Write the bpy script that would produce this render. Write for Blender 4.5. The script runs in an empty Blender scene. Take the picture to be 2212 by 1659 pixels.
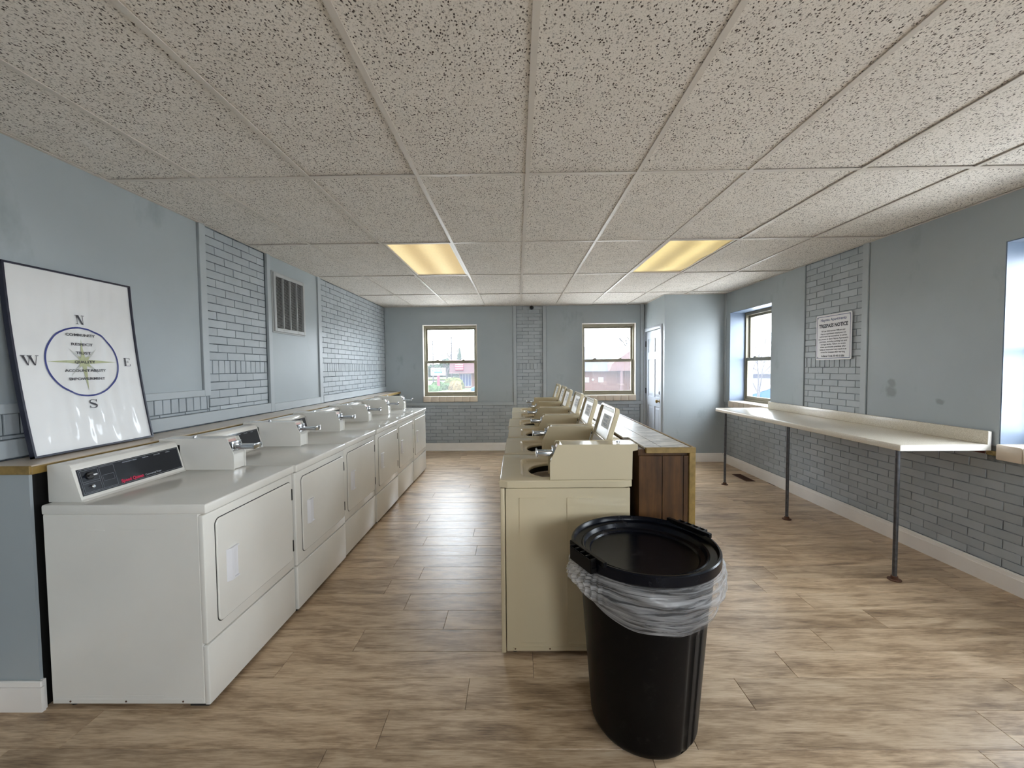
import bpy, bmesh, math, random
from mathutils import Vector, Matrix
R_ = random.Random(7)
sc = bpy.context.scene
COL = sc.collection

# ------------------------------------------------------------------ camera
H_CAM = 1.44
F_PX, PITCH, YAW, ROLL = 884.9, -0.0390, -0.0123, -0.00948
def _cam():
    cp, sp = math.cos(PITCH), math.sin(PITCH); cy, sy = math.cos(YAW), math.sin(YAW); cr, sr = math.cos(ROLL), math.sin(ROLL)
    fwd = Vector((sy*cp, cy*cp, sp)); right = Vector((cy, -sy, 0)); up = right.cross(fwd)
    r2 = cr*right + sr*up; u2 = -sr*right + cr*up
    cam = bpy.data.cameras.new('camera'); cam.sensor_fit = 'HORIZONTAL'; cam.sensor_width = 36
    cam.lens = F_PX/2212*36; cam.clip_start = 0.05; cam.clip_end = 600
    o = bpy.data.objects.new('camera', cam); COL.objects.link(o)
    m = Matrix((r2, u2, -fwd)).transposed().to_4x4(); m.translation = Vector((0, 0, H_CAM))
    o.matrix_world = m
    sc.camera = o
_cam()
sc.view_settings.view_transform = 'Standard'
sc.view_settings.look = 'None'
sc.view_settings.gamma = 1.0
sc.view_settings.use_curve_mapping = False
sc.view_settings.exposure = 1.85
try:
    sc.cycles.max_bounces = 14; sc.cycles.diffuse_bounces = 7; sc.cycles.transparent_max_bounces = 24
    sc.cycles.sample_clamp_indirect = 6.0
    sc.cycles.caustics_reflective = False
except Exception: pass

SKY = 7.0
def _world():
    w = bpy.data.worlds.new('overcast_sky'); sc.world = w; w.use_nodes = True
    nt = w.node_tree; nt.nodes.clear()
    out = nt.nodes.new('ShaderNodeOutputWorld'); bg = nt.nodes.new('ShaderNodeBackground')
    tc = nt.nodes.new('ShaderNodeTexCoord'); no = nt.nodes.new('ShaderNodeTexNoise'); rp = nt.nodes.new('ShaderNodeValToRGB')
    no.inputs['Scale'].default_value = 3.0; no.inputs['Detail'].default_value = 5
    rp.color_ramp.elements[0].position = .35; rp.color_ramp.elements[0].color = (.80, .90, 1.0, 1)
    rp.color_ramp.elements[1].position = .65; rp.color_ramp.elements[1].color = (.97, .98, 1.0, 1)
    nt.links.new(tc.outputs['Generated'], no.inputs['Vector']); nt.links.new(no.outputs['Fac'], rp.inputs['Fac'])
    nt.links.new(rp.outputs['Color'], bg.inputs['Color']); bg.inputs['Strength'].default_value = SKY
    nt.links.new(bg.outputs['Background'], out.inputs['Surface'])
_world()
PORTALS = []
def portal(name, loc, rot, sx, sy):
    # light portal in a window opening: guides the sky's own light, adds none
    L = bpy.data.lights.new(name, 'AREA'); L.shape = 'RECTANGLE'; L.size = sx; L.size_y = sy
    L.cycles.is_portal = True
    o = bpy.data.objects.new(name, L); COL.objects.link(o); o.location = loc; o.rotation_euler = rot

# room
XL, XR, YF, YN, ZC = -2.29, 3.10, 7.12, -2.6, 2.508
YCL, XCL = 6.17, 2.21               # closet front face and side face
portal('sky_portal', (-1.16, YF+.02, 1.55), (-math.pi/2, 0, 0), .95, 1.27)
portal('sky_portal', (1.60, YF+.02, 1.55), (-math.pi/2, 0, 0), .94, 1.27)
portal('sky_portal', (XR+.2, 5.53, 1.56), (0, math.pi/2, 0), 1.27, .96)
portal('sky_portal', (XR+.2, 2.17, 1.56), (0, math.pi/2, 0), 1.27, .96)
portal('sky_portal', (XR+.2, -.30, 1.56), (0, math.pi/2, 0), 1.27, .96)  # the remaining portals sit in unseen windows added for daylight

portal('sky_portal', (XR+.2, -1.80, 1.56), (0, math.pi/2, 0), 1.27, .96)
portal('sky_portal', (1.425, YN-.03, 1.56), (math.pi/2, 0, 0), .95, 1.27)

# ------------------------------------------------------------------ helpers
def lin(c):
    return tuple(((x/255)/12.92 if x/255 <= .04045 else (((x/255)+.055)/1.055)**2.4) for x in c)
class NT:
    def __init__(s, name):
        s.m = bpy.data.materials.new(name); s.m.use_nodes = True; s.t = s.m.node_tree
        s.b = s.t.nodes['Principled BSDF']; s.out = s.t.nodes['Material Output']
    def n(s, typ, **kw):
        x = s.t.nodes.new(typ)
        for k, v in kw.items():
            if k in x.inputs.keys(): x.inputs[k].default_value = v
            else: setattr(x, k, v)
        return x
    def l(s, a, b): s.t.links.new(a, b)
    def ramp(s, fac, stops):
        r = s.n('ShaderNodeValToRGB'); e = r.color_ramp.elements
        e[0].position, e[0].color = stops[0][0], (*stops[0][1], 1)
        e[1].position, e[1].color = stops[-1][0], (*stops[-1][1], 1)
        for p, c in stops[1:-1]:
            q = e.new(p); q.color = (*c, 1)
        s.l(fac, r.inputs['Fac']); return r.outputs['Color']
    def mapping(s, src, scale=(1, 1, 1)):
        mp = s.n('ShaderNodeMapping'); mp.inputs['Scale'].default_value = scale; s.l(src, mp.inputs['Vector']); return mp.outputs['Vector']
    def noise(s, vec, scale, detail=3, rough=.55, dist=0):
        n = s.n('ShaderNodeTexNoise', Scale=scale, Detail=detail, Roughness=rough, Distortion=dist)
        if vec is not None: s.l(vec, n.inputs['Vector'])
        return n.outputs['Fac']
    def mix(s, fac, a, b, mode='MIX'):
        x = s.n('ShaderNodeMix', data_type='RGBA', blend_type=mode)
        for v, i in ((fac, 0), (a, 6), (b, 7)):
            if hasattr(v, 'links'): s.l(v, x.inputs[i])
            elif i == 0: x.inputs[0].default_value = v
            else: x.inputs[i].default_value = (*v, 1)
        return x.outputs[2]
    def math(s, op, a, b=None):
        x = s.n('ShaderNodeMath', operation=op)
        for i, v in enumerate((a, b)):
            if v is None: continue
            if hasattr(v, 'links'): s.l(v, x.inputs[i])
            else: x.inputs[i].default_value = v
        return x.outputs[0]
    def pos(s): return s.n('ShaderNodeNewGeometry').outputs['Position']
    def obj(s): return s.n('ShaderNodeTexCoord').outputs['Object']
    def bump(s, h, strength=.2, dist=.002):
        b = s.n('ShaderNodeBump', Strength=strength, Distance=dist); s.l(h, b.inputs['Height']); s.l(b.outputs['Normal'], s.b.inputs['Normal'])
    def col(s, v):
        if hasattr(v, 'links'): s.l(v, s.b.inputs['Base Color'])
        else: s.b.inputs['Base Color'].default_value = (*v, 1)
    def set(s, rough=.5, metal=0, spec=.5, coat=0):
        s.b.inputs['Roughness'].default_value = rough; s.b.inputs['Metallic'].default_value = metal
        s.b.inputs['Specular IOR Level'].default_value = spec; s.b.inputs['Coat Weight'].default_value = coat
        return s.m

def plain(name, rgb, rough=.5, metal=0, spec=.5, var=.06, scale=6, bump=0, bscale=200):
    """painted / moulded surface: a flat colour with faint wear variation"""
    k = NT(name); p = k.pos(); c = lin(rgb)
    f = k.noise(p, scale, 4)
    k.col(k.ramp(f, [(.3, tuple(x*(1-var) for x in c)), (.7, tuple(min(1, x*(1+var)) for x in c))]))
    if bump: k.bump(k.noise(p, bscale, 2), bump, .001)
    return k.set(rough, metal, spec)

M = {}
PAINT = (163, 171, 175)
def mats():
    # smooth painted panels, with a few faint water marks
    k = NT('wall_paint'); p = k.pos(); c = lin(PAINT)
    a = k.ramp(k.noise(p, 1.7, 4), [(.3, tuple(x*.95 for x in c)), (.7, tuple(x*1.05 for x in c))])
    st = k.ramp(k.noise(k.mapping(p, (3.2, 3.2, 1.6)), 1.0, 5, .6), [(.60, (0, 0, 0)), (.72, (1, 1, 1))])
    col = k.mix(k.math('MULTIPLY', st, .35), a, lin((112, 124, 124)))
    wob = k.n('ShaderNodeTexNoise', Scale=14.0, Detail=3.0); k.l(p, wob.inputs['Vector'])
    pw = k.n('ShaderNodeVectorMath', operation='MULTIPLY_ADD'); k.l(wob.outputs['Color'], pw.inputs[0]); pw.inputs[1].default_value = (.05, .05, .05); k.l(p, pw.inputs[2])
    for c0, r0 in (((3.125, 3.455, 1.235), .058), ((3.125, 3.45, 1.315), .045), ((3.125, 3.06, 1.19), .03)):
        dd = k.n('ShaderNodeVectorMath', operation='DISTANCE'); k.l(pw.outputs[0], dd.inputs[0]); dd.inputs[1].default_value = c0
        col = k.mix(k.math('MULTIPLY', k.ramp(dd.outputs['Value'], [(r0*.55, (1, 1, 1)), (r0, (0, 0, 0))]), .55), col, lin((112, 120, 112)))
    k.col(col); k.bump(k.noise(p, 260, 2), .12, .0008)
    M['paint'] = k.set(.42, 0, .4)
    k = NT('brick_paint'); p = k.pos(); c = lin((168, 175, 180))
    oi = k.n('ShaderNodeObjectInfo')
    a = k.ramp(k.noise(p, 5, 4), [(.3, tuple(x*.93 for x in c)), (.7, tuple(x*1.06 for x in c))])
    v = k.math('MULTIPLY_ADD', oi.outputs['Random'], .16); v.node.inputs[2].default_value = .92
    b = k.mix(1.0, a, (1, 1, 1), 'MULTIPLY'); k.l(v, b.node.inputs[7])
    k.col(b); k.bump(k.noise(p, 130, 4, .7), .35, .0016)
    M['brick'] = k.set(.45, 0, .4)
    k = NT('joint_paint'); p = k.pos(); c = lin((126, 134, 139))
    k.col(k.ramp(k.noise(p, 9, 5, .65), [(.38, lin((70, 78, 84))), (.62, c)]))
    M['joint'] = k.set(.7, 0, .2)
    k = NT('joint_soft'); p = k.pos(); k.col(k.ramp(k.noise(p, 9, 5, .65), [(.36, lin((108, 116, 122))), (.60, lin((160, 167, 172)))])); M['joint_soft'] = k.set(.6, 0, .2)
    M['trim_paint'] = plain('trim_paint', (170, 177, 181), .4, var=.04)
    M['white_trim'] = plain('white_trim', (240, 236, 231), .38, var=.03)
    M['door_white'] = plain('door_white', (186, 192, 201), .35, var=.02)
    M['bare_brick'] = plain('bare_brick', (96, 52, 42), .85, var=.3, scale=40, bump=.5, bscale=90)
    M['mortar'] = plain('mortar_patch', (176, 162, 118), .9, var=.35, scale=50, bump=.8, bscale=70)
    # appliances
    k = NT('dryer_enamel'); p = k.pos(); c = lin((225, 223, 217))
    k.col(k.ramp(k.noise(p, 2.2, 4), [(.3, tuple(x*.95 for x in c)), (.7, tuple(min(x*1.03, 1) for x in c))])); k.bump(k.noise(p, 350, 1), .04, .0005)
    M['dryer'] = k.set(.17, 0, .5)
    k = NT('washer_enamel'); p = k.pos(); c = lin((208, 195, 165))
    k.col(k.ramp(k.noise(p, 2.2, 4), [(.3, tuple(x*.95 for x in c)), (.7, tuple(min(x*1.03, 1) for x in c))])); k.bump(k.noise(p, 350, 1), .04, .0005)
    M['washer'] = k.set(.19, 0, .5)
    M['handle_white'] = plain('handle_plastic', (222, 222, 226), .35, var=.02)
    M['dark_gap'] = plain('dark_gap', (46, 44, 42), .7, var=.1)
    M['black'] = plain('black_metal', (26, 25, 25), .4, var=.1)
    M['panel_black'] = plain('panel_glass', (17, 21, 30), .18, var=.15)
    M['chrome'] = plain('chrome', (205, 207, 210), .16, 1.0, var=.06)
    M['steel'] = plain('worn_pipe', (92, 92, 95), .5, .7, var=.25, scale=40)
    M['rust'] = plain('rusty_flange', (96, 66, 50), .75, .3, var=.3, scale=50)
    M['print_white'] = plain('print_white', (190, 196, 206), .5)
    M['print_grey'] = plain('print_grey', (120, 124, 130), .5)
    M['print_red'] = plain('print_red', (196, 34, 74), .5)
    M['label_pink'] = plain('label_pink', (214, 178, 172), .5)
    M['tub'] = plain('tub_enamel', (168, 156, 142), .3, var=.15)
    M['hole'] = plain('tub_dark', (20, 19, 18), .5)  # near-black colour that stands in for shade inside recesses
    M['lid_inner'] = plain('lid_inner', (214, 210, 200), .3, var=.08, scale=18)
    M['sticker'] = plain('sticker_grey', (200, 198, 190), .6, var=.35, scale=120)
    M['almond_rim'] = plain('lid_rim', (168, 160, 118), .4)
    # woods
    k = NT('panelling_wood'); p = k.pos()
    g = k.noise(k.mapping(p, (34, 34, 2.4)), 1.0, 5, .65, .6); g2 = k.noise(k.mapping(p, (9, 9, 3.5)), 1.0, 4, .6)
    a = k.ramp(g, [(.28, lin((36, 20, 8))), (.5, lin((78, 50, 22))), (.72, lin((110, 74, 36)))])
    k.col(k.mix(.55, a, k.ramp(g2, [(.3, lin((32, 17, 7))), (.7, lin((106, 71, 33)))]))); M['panelling'] = k.set(.5, 0, .3)
    k = NT('gold_oak'); p = k.pos(); g = k.noise(k.mapping(p, (14, 5, 14)), 2.0, 4)
    k.col(k.ramp(g, [(.3, lin((122, 98, 46))), (.7, lin((152, 124, 66)))])); M['gold'] = k.set(.4)
    M['ledge_top'] = plain('ledge_laminate', (198, 184, 168), .3, var=.05, scale=4)
    k = NT('worn_tile'); p = k.pos()
    g = k.noise(k.mapping(p, (5, 16, 9)), 1.2, 6, .72, 1.2)
    k.col(k.ramp(g, [(.40, lin((216, 212, 205))), (.55, lin((168, 166, 162))), (.75, lin((128, 128, 126)))])); k.bump(g, .2, .002)
    M['top_tile'] = k.set(.32)
    k = NT('counter_laminate'); p = k.pos()
    f = k.noise(p, 240, 2, .6); c1, c2 = lin((196, 186, 168)), lin((224, 217, 203))
    k.col(k.ramp(f, [(.35, c1), (.65, c2)])); M['counter'] = k.set(.25, 0, .5)
    M['counter_end'] = plain('counter_end_cap', (226, 222, 214), .4, var=.03)
    M['sill_tile'] = plain('sill_tile', (222, 208, 190), .28, var=.05, scale=10)
    M['bronze'] = plain('window_bronze', (132, 126, 108), .42, .1, var=.1)
    # ceiling
    k = NT('fissured_tile'); o = k.obj(); oi = k.n('ShaderNodeObjectInfo')
    off = k.n('ShaderNodeVectorMath', operation='SCALE'); k.l(oi.outputs['Location'], off.inputs[0]); off.inputs['Scale'].default_value = 3.71
    ad = k.n('ShaderNodeVectorMath', operation='ADD'); k.l(o, ad.inputs[0]); k.l(off.outputs[0], ad.inputs[1]); vec = ad.outputs[0]
    vo = k.n('ShaderNodeTexVoronoi', Scale=112.0, Randomness=1.0)
    dn = k.n('ShaderNodeTexNoise', Scale=60.0, Detail=2.0); k.l(vec, dn.inputs['Vector'])
    dm = k.n('ShaderNodeVectorMath', operation='MULTIPLY_ADD'); k.l(dn.outputs['Color'], dm.inputs[0]); dm.inputs[1].default_value = (.016, .016, .016); k.l(vec, dm.inputs[2])
    k.l(k.mapping(dm.outputs[0], (1.0, .72, 1)), vo.inputs['Vector'])
    pit = k.ramp(vo.outputs['Distance'], [(.26, (1, 1, 1)), (.40, (0, 0, 0))])
    gate = k.ramp(k.noise(vec, 33, 2), [(.40, (0, 0, 0)), (.52, (1, 1, 1))])
    gate2 = k.ramp(vo.outputs['Color'], [(.18, (0, 0, 0)), (.40, (1, 1, 1))])
    pits = k.math('MULTIPLY', k.math('MULTIPLY', pit, gate2), k.math('MULTIPLY_ADD', gate, .55)); 
    pits.node.inputs[1].links[0].from_node.inputs[2].default_value = .45
    fine = k.ramp(k.noise(vec, 190, 2, .6), [(.53, (0, 0, 0)), (.66, (1, 1, 1))])
    base = k.ramp(k.noise(vec, 6, 3), [(.3, lin((232, 226, 219))), (.7, lin((240, 235, 229)))])
    c = k.mix(k.math('MULTIPLY', fine, .45), base, lin((158, 148, 138)))
    c = k.mix(pits, c, lin((78, 68, 62))); k.col(c)
    hh = k.math('MULTIPLY', pits, -1.0); k.bump(hh, .5, .002)
    M['ceil_tile'] = k.set(.9, 0, .15)
    M['grid'] = plain('grid_metal', (214, 207, 199), .45, var=.03)
    # floor planks
    k = NT('vinyl_plank'); o = k.obj(); oi = k.n('ShaderNodeObjectInfo')
    sv = k.n('ShaderNodeCombineXYZ'); r = oi.outputs['Random']
    k.l(k.math('MULTIPLY', r, 53.0), sv.inputs[0]); k.l(k.math('MULTIPLY', r, 31.0), sv.inputs[1])
    ad = k.n('ShaderNodeVectorMath', operation='ADD'); k.l(o, ad.inputs[0]); k.l(sv.outputs[0], ad.inputs[1]); v = ad.outputs[0]
    big = k.noise(k.mapping(v, (1.5, 7.5, 1)), 1.25, 4, .55, 1.1)
    mid = k.noise(k.mapping(v, (3.2, 26, 1)), 1.4, 5, .62, .9)
    fin = k.noise(k.mapping(v, (12, 170, 1)), 1.0, 3, .65)
    tone = k.math('ADD', k.math('ADD', k.math('MULTIPLY', big, .46), k.math('MULTIPLY', mid, .32)), k.math('MULTIPLY', fin, .30))
    a = k.ramp(tone, [(.37, lin((106, 84, 65))), (.48, lin((160, 135, 107))), (.58, lin((196, 171, 141))), (.72, lin((222, 202, 174)))])
    vv = k.math('MULTIPLY_ADD', r, .20); vv.node.inputs[2].default_value = .88
    b = k.mix(1.0, a, (1, 1, 1), 'MULTIPLY'); k.l(vv, b.node.inputs[7])
    k.col(b); k.bump(k.math('ADD', fin, k.math('MULTIPLY', mid, 1.5)), .28, .0012)
    rr = k.math('MULTIPLY_ADD', mid, .2); rr.node.inputs[2].default_value = .27
    M['plank'] = k.set(.3, 0, .5); k.l(rr, k.b.inputs['Roughness'])
    M['subfloor'] = plain('subfloor', (70, 58, 48), .8)
    # poster
    k = NT('poster_paper'); p = k.pos(); k.col(k.ramp(k.noise(p, 3, 3), [(.3, lin((222, 222, 222))), (.7, lin((232, 232, 232)))])); 
    M['paper'] = k.set(.32, 0, .5, .35)
    M['navy'] = plain('navy_frame', (22, 24, 46), .3, var=.1)
    M['ink'] = plain('ink_dark', (52, 50, 58), .5)
    M['ink_blue'] = plain('ink_blue', (38, 48, 120), .45)
    M['ink_green'] = plain('ink_olive', (180, 184, 146), .55)
    M['ink_grey'] = plain('ink_grey_pale', (190, 192, 188), .55)
    M['sign_white'] = plain('sign_white', (226, 224, 226), .35, var=.02)
    M['sign_blue'] = plain('sign_blue', (44, 62, 112), .4)
    # bin
    k = NT('bin_plastic'); p = k.pos(); c = lin((6, 6, 8))
    du = k.ramp(k.noise(p, 16, 6, .75), [(.58, (0, 0, 0)), (.78, (1, 1, 1))])
    k.col(k.mix(k.math('MULTIPLY', du, .06), c, lin((150, 146, 140)))); k.bump(k.noise(p, 420, 2), .2, .0006); M['bin'] = k.set(.34, 0, .14)
    k = NT('bin_lid_plastic'); p = k.pos(); c = lin((6, 9, 18))
    du = k.ramp(k.noise(p, 11, 6, .75), [(.56, (0, 0, 0)), (.80, (1, 1, 1))])
    k.col(k.mix(k.math('MULTIPLY', du, .14), c, lin((150, 146, 150)))); k.bump(k.noise(p, 420, 2), .1, .0006); M['bin_lid'] = k.set(.24, 0, .16)
    k = NT('bag_film'); t = k.t
    tr = k.n('ShaderNodeBsdfTransparent'); tr.inputs['Color'].default_value = (.93, .93, .93, 1)
    tl = k.n('ShaderNodeBsdfTranslucent'); tl.inputs['Color'].default_value = (.85, .86, .88, 1)
    df = k.b; df.inputs['Base Color'].default_value = (.78, .78, .8, 1); df.inputs['Roughness'].default_value = .25
    m1 = k.n('ShaderNodeMixShader'); m1.inputs[0].default_value = .5; k.l(df.outputs[0], m1.inputs[1]); k.l(tl.outputs[0], m1.inputs[2])
    m2 = k.n('ShaderNodeMixShader'); k.l(m1.outputs[0], m2.inputs[1]); k.l(tr.outputs[0], m2.inputs[2])
    uv = k.n('ShaderNodeTexCoord').outputs['UV']
    f = k.ramp(k.noise(k.mapping(uv, (5, 9, 1)), 1.5, 4, .55, .8), [(.36, (.30,)*3), (.62, (.86,)*3)]); k.l(f, m2.inputs[0])
    k.l(m2.outputs[0], k.out.inputs['Surface']); M['bag'] = k.m
    # glass
    k = NT('window_glass'); tr = k.n('ShaderNodeBsdfTransparent'); tr.inputs['Color'].default_value = (.93, .95, .96, 1)
    gl = k.n('ShaderNodeBsdfGlossy', Roughness=.02); lw = k.n('ShaderNodeLayerWeight', Blend=.5); mx = k.n('ShaderNodeMixShader')
    fr = k.math('MULTIPLY_ADD', k.math('POWER', lw.outputs['Facing'], 5.0), .9); fr.node.inputs[2].default_value = .04
    du = k.n('ShaderNodeBsdfTranslucent'); du.inputs['Color'].default_value = (.9, .93, 1, 1); dm = k.n('ShaderNodeMixShader'); dm.inputs[0].default_value = .015; k.l(tr.outputs[0], dm.inputs[1]); k.l(du.outputs[0], dm.inputs[2])   # film of dust, added for its pale veil over the outside view
    k.l(fr, mx.inputs[0]); k.l(dm.outputs[0], mx.inputs[1]); k.l(gl.outputs[0], mx.inputs[2]); k.l(mx.outputs[0], k.out.inputs['Surface'])
    M['glass'] = k.m
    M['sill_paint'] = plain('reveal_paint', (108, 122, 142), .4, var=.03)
    M['grille'] = plain('grille_metal', (170, 172, 172), .45, .1, var=.05)
    M['grille_dark'] = plain('grille_dark', (60, 55, 50), .8)
    M['brass'] = plain('brass', (150, 122, 70), .3, .9)
    M['register'] = plain('floor_register', (92, 62, 46), .5, .3)
    # outside
    def ext(n, c, rough=.9, var=.15, scale=1.5): M[n] = plain(n, tuple(x*.55 for x in c), rough, 0, .1, var, scale)
    ext('asphalt', (96, 97, 104)); ext('grass_ext', (92, 108, 60), var=.3); ext('bush_green', (64, 92, 46), var=.4, scale=6); ext('bush_olive', (92, 98, 52), var=.4, scale=6)
    ext('bush_tan', (128, 110, 72), var=.3, scale=6); ext('bark', (86, 82, 84)); ext('shingle', (104, 76, 80), var=.25, scale=8); ext('shingle_grey', (86, 88, 108), var=.2, scale=6)
    ext('ext_brick', (118, 82, 72), var=.25, scale=9); ext('ext_brick2', (140, 108, 96), var=.2, scale=5); ext('fascia', (120, 92, 90)); ext('ext_white', (190, 190, 192), var=.05)
    ext('shop_glass', (70, 82, 118), .15); ext('red_sign', (150, 40, 70), .5, .1); ext('teal', (30, 104, 104), .5, .1); ext('red_post', (140, 62, 84), .5, .1)
    ext('metal_roof', (170, 174, 184), .5, .08); ext('blue_tarp', (20, 84, 160), .5, .1); ext('car_blue', (70, 110, 160), .25, .05); ext('tyre', (30, 30, 32)); M['concrete'] = plain('pale_concrete', (188, 184, 178), .9, var=.06)
    ext('hedge', (60, 74, 62), var=.35, scale=.7)
    # lamp diffusers: lit acrylic panels
    for nm, c0, c1, s in (('diffuser_pale', (1.0, .70, .27), (1.0, .80, .40), .20), ('diffuser_olive', (.80, .58, .17), (1.0, .78, .30), .19)):
        k = NT(nm); o = k.obj(); sep = k.n('ShaderNodeSeparateXYZ'); k.l(o, sep.inputs[0])
        wv = k.math('SINE', k.math('MULTIPLY', sep.outputs[0], 20.6)); t = k.math('MULTIPLY_ADD', wv, .5); t.node.inputs[2].default_value = .5
        pr = k.noise(k.mapping(o, (1, .7, 1)), 70, 3, .6)
        c = k.mix(t, c0, c1); em = k.math('MULTIPLY', k.math('ADD', k.math('MULTIPLY', t, .45), .75), k.math('ADD', k.math('MULTIPLY', pr, .7), .62))
        k.col((.5, .46, .36)); k.l(c, k.b.inputs['Emission Color']); k.l(k.math('MULTIPLY', em, s), k.b.inputs['Emission Strength']); M[nm] = k.set(.75, 0, .1)
mats()

class MB:
    """collects shapes; build() links them as one mesh object"""
    def __init__(s): s.bm = bmesh.new()
    def box(s, x0, x1, y0, y1, z0, z1, bev=0, seg=2):
        vs = [s.bm.verts.new((x, y, z)) for x in (x0, x1) for y in (y0, y1) for z in (z0, z1)]
        F = [(0, 1, 3, 2), (4, 6, 7, 5), (0, 4, 5, 1), (2, 3, 7, 6), (0, 2, 6, 4), (1, 5, 7, 3)]
        fs = [s.bm.faces.new([vs[i] for i in f]) for f in F]
        if bev:
            es = list({e for f in fs for e in f.edges})
            bmesh.ops.bevel(s.bm, geom=es, offset=bev, segments=seg, affect='EDGES', profile=.5)
        return s
    def prism(s, pts, axis, a, b, bev=0, seg=2):
        """2D outline pts swept along axis from a to b. axis x: pts are (y,z); y: (x,z); z: (x,y)"""
        def P(p, t): return {'x': (t, p[0], p[1]), 'y': (p[0], t, p[1]), 'z': (p[0], p[1], t)}[axis]
        A = [s.bm.verts.new(P(p, a)) for p in pts]; B = [s.bm.verts.new(P(p, b)) for p in pts]
        n = len(pts); fs = [s.bm.faces.new(A), s.bm.faces.new(B[::-1])]
        for i in range(n):
            fs.append(s.bm.faces.new((A[i], B[i], B[(i+1) % n], A[(i+1) % n])))
        if bev:
            es = list({e for f in fs for e in f.edges})
            bmesh.ops.bevel(s.bm, geom=es, offset=bev, segments=seg, affect='EDGES', profile=.5)
        bmesh.ops.recalc_face_normals(s.bm, faces=[f for f in s.bm.faces])
        return s
    def quad(s, *ps):
        s.bm.faces.new([s.bm.verts.new(p) for p in ps]); return s
    def tube(s, pts, r, seg=10, cap=True):
        pts = [Vector(p) for p in pts]; rs = r if isinstance(r, (list, tuple)) else [r]*len(pts); rings = []
        for i, p in enumerate(pts):
            d = (pts[min(i+1, len(pts)-1)] - pts[max(i-1, 0)]).normalized()
            a = d.orthogonal().normalized() if abs(d.z) < .99 else Vector((1, 0, 0)); 
            if i and True:
                a = (pa - d*pa.dot(d)).normalized() if (pa - d*pa.dot(d)).length > 1e-4 else a
            pa = a; b = d.cross(a)
            rings.append([s.bm.verts.new(p + rs[i]*(math.cos(t*2*math.pi/seg)*a + math.sin(t*2*math.pi/seg)*b)) for t in range(seg)])
        for A, B in zip(rings, rings[1:]):
            for t in range(seg): s.bm.faces.new((A[t], A[(t+1) % seg], B[(t+1) % seg], B[t]))
        if cap: s.bm.faces.new(rings[0][::-1]); s.bm.faces.new(rings[-1])
        return s
    def lathe(s, prof, c=(0, 0, 0), axis='z', seg=32, closed=False):
        def P(r, h, t):
            u, v = r*math.cos(t), r*math.sin(t)
            return {'z': (c[0]+u, c[1]+v, c[2]+h), 'x': (c[0]+h, c[1]+u, c[2]+v), 'y': (c[0]+u, c[1]+h, c[2]+v)}[axis]
        rings = []
        for r, h in prof:
            if r < 1e-6: rings.append([s.bm.verts.new(P(0, h, 0))])
            else: rings.append([s.bm.verts.new(P(r, h, 2*math.pi*t/seg)) for t in range(seg)])
        for A, B in zip(rings, rings[1:]):
            for t in range(seg):
                u = (t+1) % seg
                if len(A) == 1 and len(B) > 1: s.bm.faces.new((A[0], B[t], B[u]))
                elif len(B) == 1 and len(A) > 1: s.bm.faces.new((A[t], A[u], B[0]))
                elif len(A) > 1: s.bm.faces.new((A[t], A[u], B[u], B[t]))
        return s
    def loops(s, loops):
        """bridge successive closed loops of equal vertex count"""
        R = [[s.bm.verts.new(p) for p in l] for l in loops]
        for A, B in zip(R, R[1:]):
            n = len(A)
            for i in range(n): s.bm.faces.new((A[i], A[(i+1) % n], B[(i+1) % n], B[i]))
        return s
    def grid(s, fn, nu, nv, uv=False, closed_u=False):
        V = [[s.bm.verts.new(fn(i/nu, j/nv)) for j in range(nv+1)] for i in range(nu + (0 if closed_u else 1))]
        lay = s.bm.loops.layers.uv.verify() if uv else None; n = len(V)
        for i in range(nu):
            for j in range(nv):
                f = s.bm.faces.new((V[i][j], V[(i+1) % n][j], V[(i+1) % n][j+1], V[i][j+1]))
                if uv:
                    for lp, (a, b) in zip(f.loops, ((i, j), (i+1, j), (i+1, j+1), (i, j+1))): lp[lay].uv = (a/nu, b/nv)
        return s
    def mesh(s, name, smooth=False, recalc=True):
        if recalc: bmesh.ops.recalc_face_normals(s.bm, faces=s.bm.faces[:])
        me = bpy.data.meshes.new(name); s.bm.to_mesh(me); s.bm.free()
        if smooth:
            me.polygons.foreach_set('use_smooth', [True]*len(me.polygons)); me.set_sharp_from_angle(angle=math.radians(24))
        return me
    def build(s, name, mat, parent=None, smooth=True, recalc=True, loc=None):
        return put(name, s.mesh(name, smooth, recalc), mat, parent, loc)
def put(name, me, mat, parent=None, loc=None):
    if mat is not None and not me.materials: me.materials.append(M[mat] if isinstance(mat, str) else mat)
    o = bpy.data.objects.new(name, me); COL.objects.link(o)
    if parent is not None: o.parent = parent
    if loc is not None: o.location = loc
    return o
def thing(name, label, cat, loc=(0, 0, 0), rz=0, group=None):
    o = bpy.data.objects.new(name, None); o.empty_display_size = .1; COL.objects.link(o)
    o.location = loc; o.rotation_euler = (0, 0, rz); return tag(o, label, cat, group)
def tag(o, label, cat, group=None):
    o['label'] = label; o['category'] = cat
    if group: o['group'] = group
    return o
def struct(o): o['kind'] = 'structure'; return o
def holder(name, loc=(0, 0, 0), rz=0):
    o = bpy.data.objects.new(name, None); o.empty_display_size = .1; COL.objects.link(o); o.location = loc; o.rotation_euler = (0, 0, rz); return struct(o)
def dup(root, loc, label, rz=None):
    r = root.copy(); COL.objects.link(r); r.location = loc; r['label'] = label
    if rz is not None: r.rotation_euler = (0, 0, rz)
    def rec(a, b):
        for ch in a.children:
            c = ch.copy(); COL.objects.link(c); c.parent = b; rec(ch, c)
    rec(root, r); return r
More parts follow.
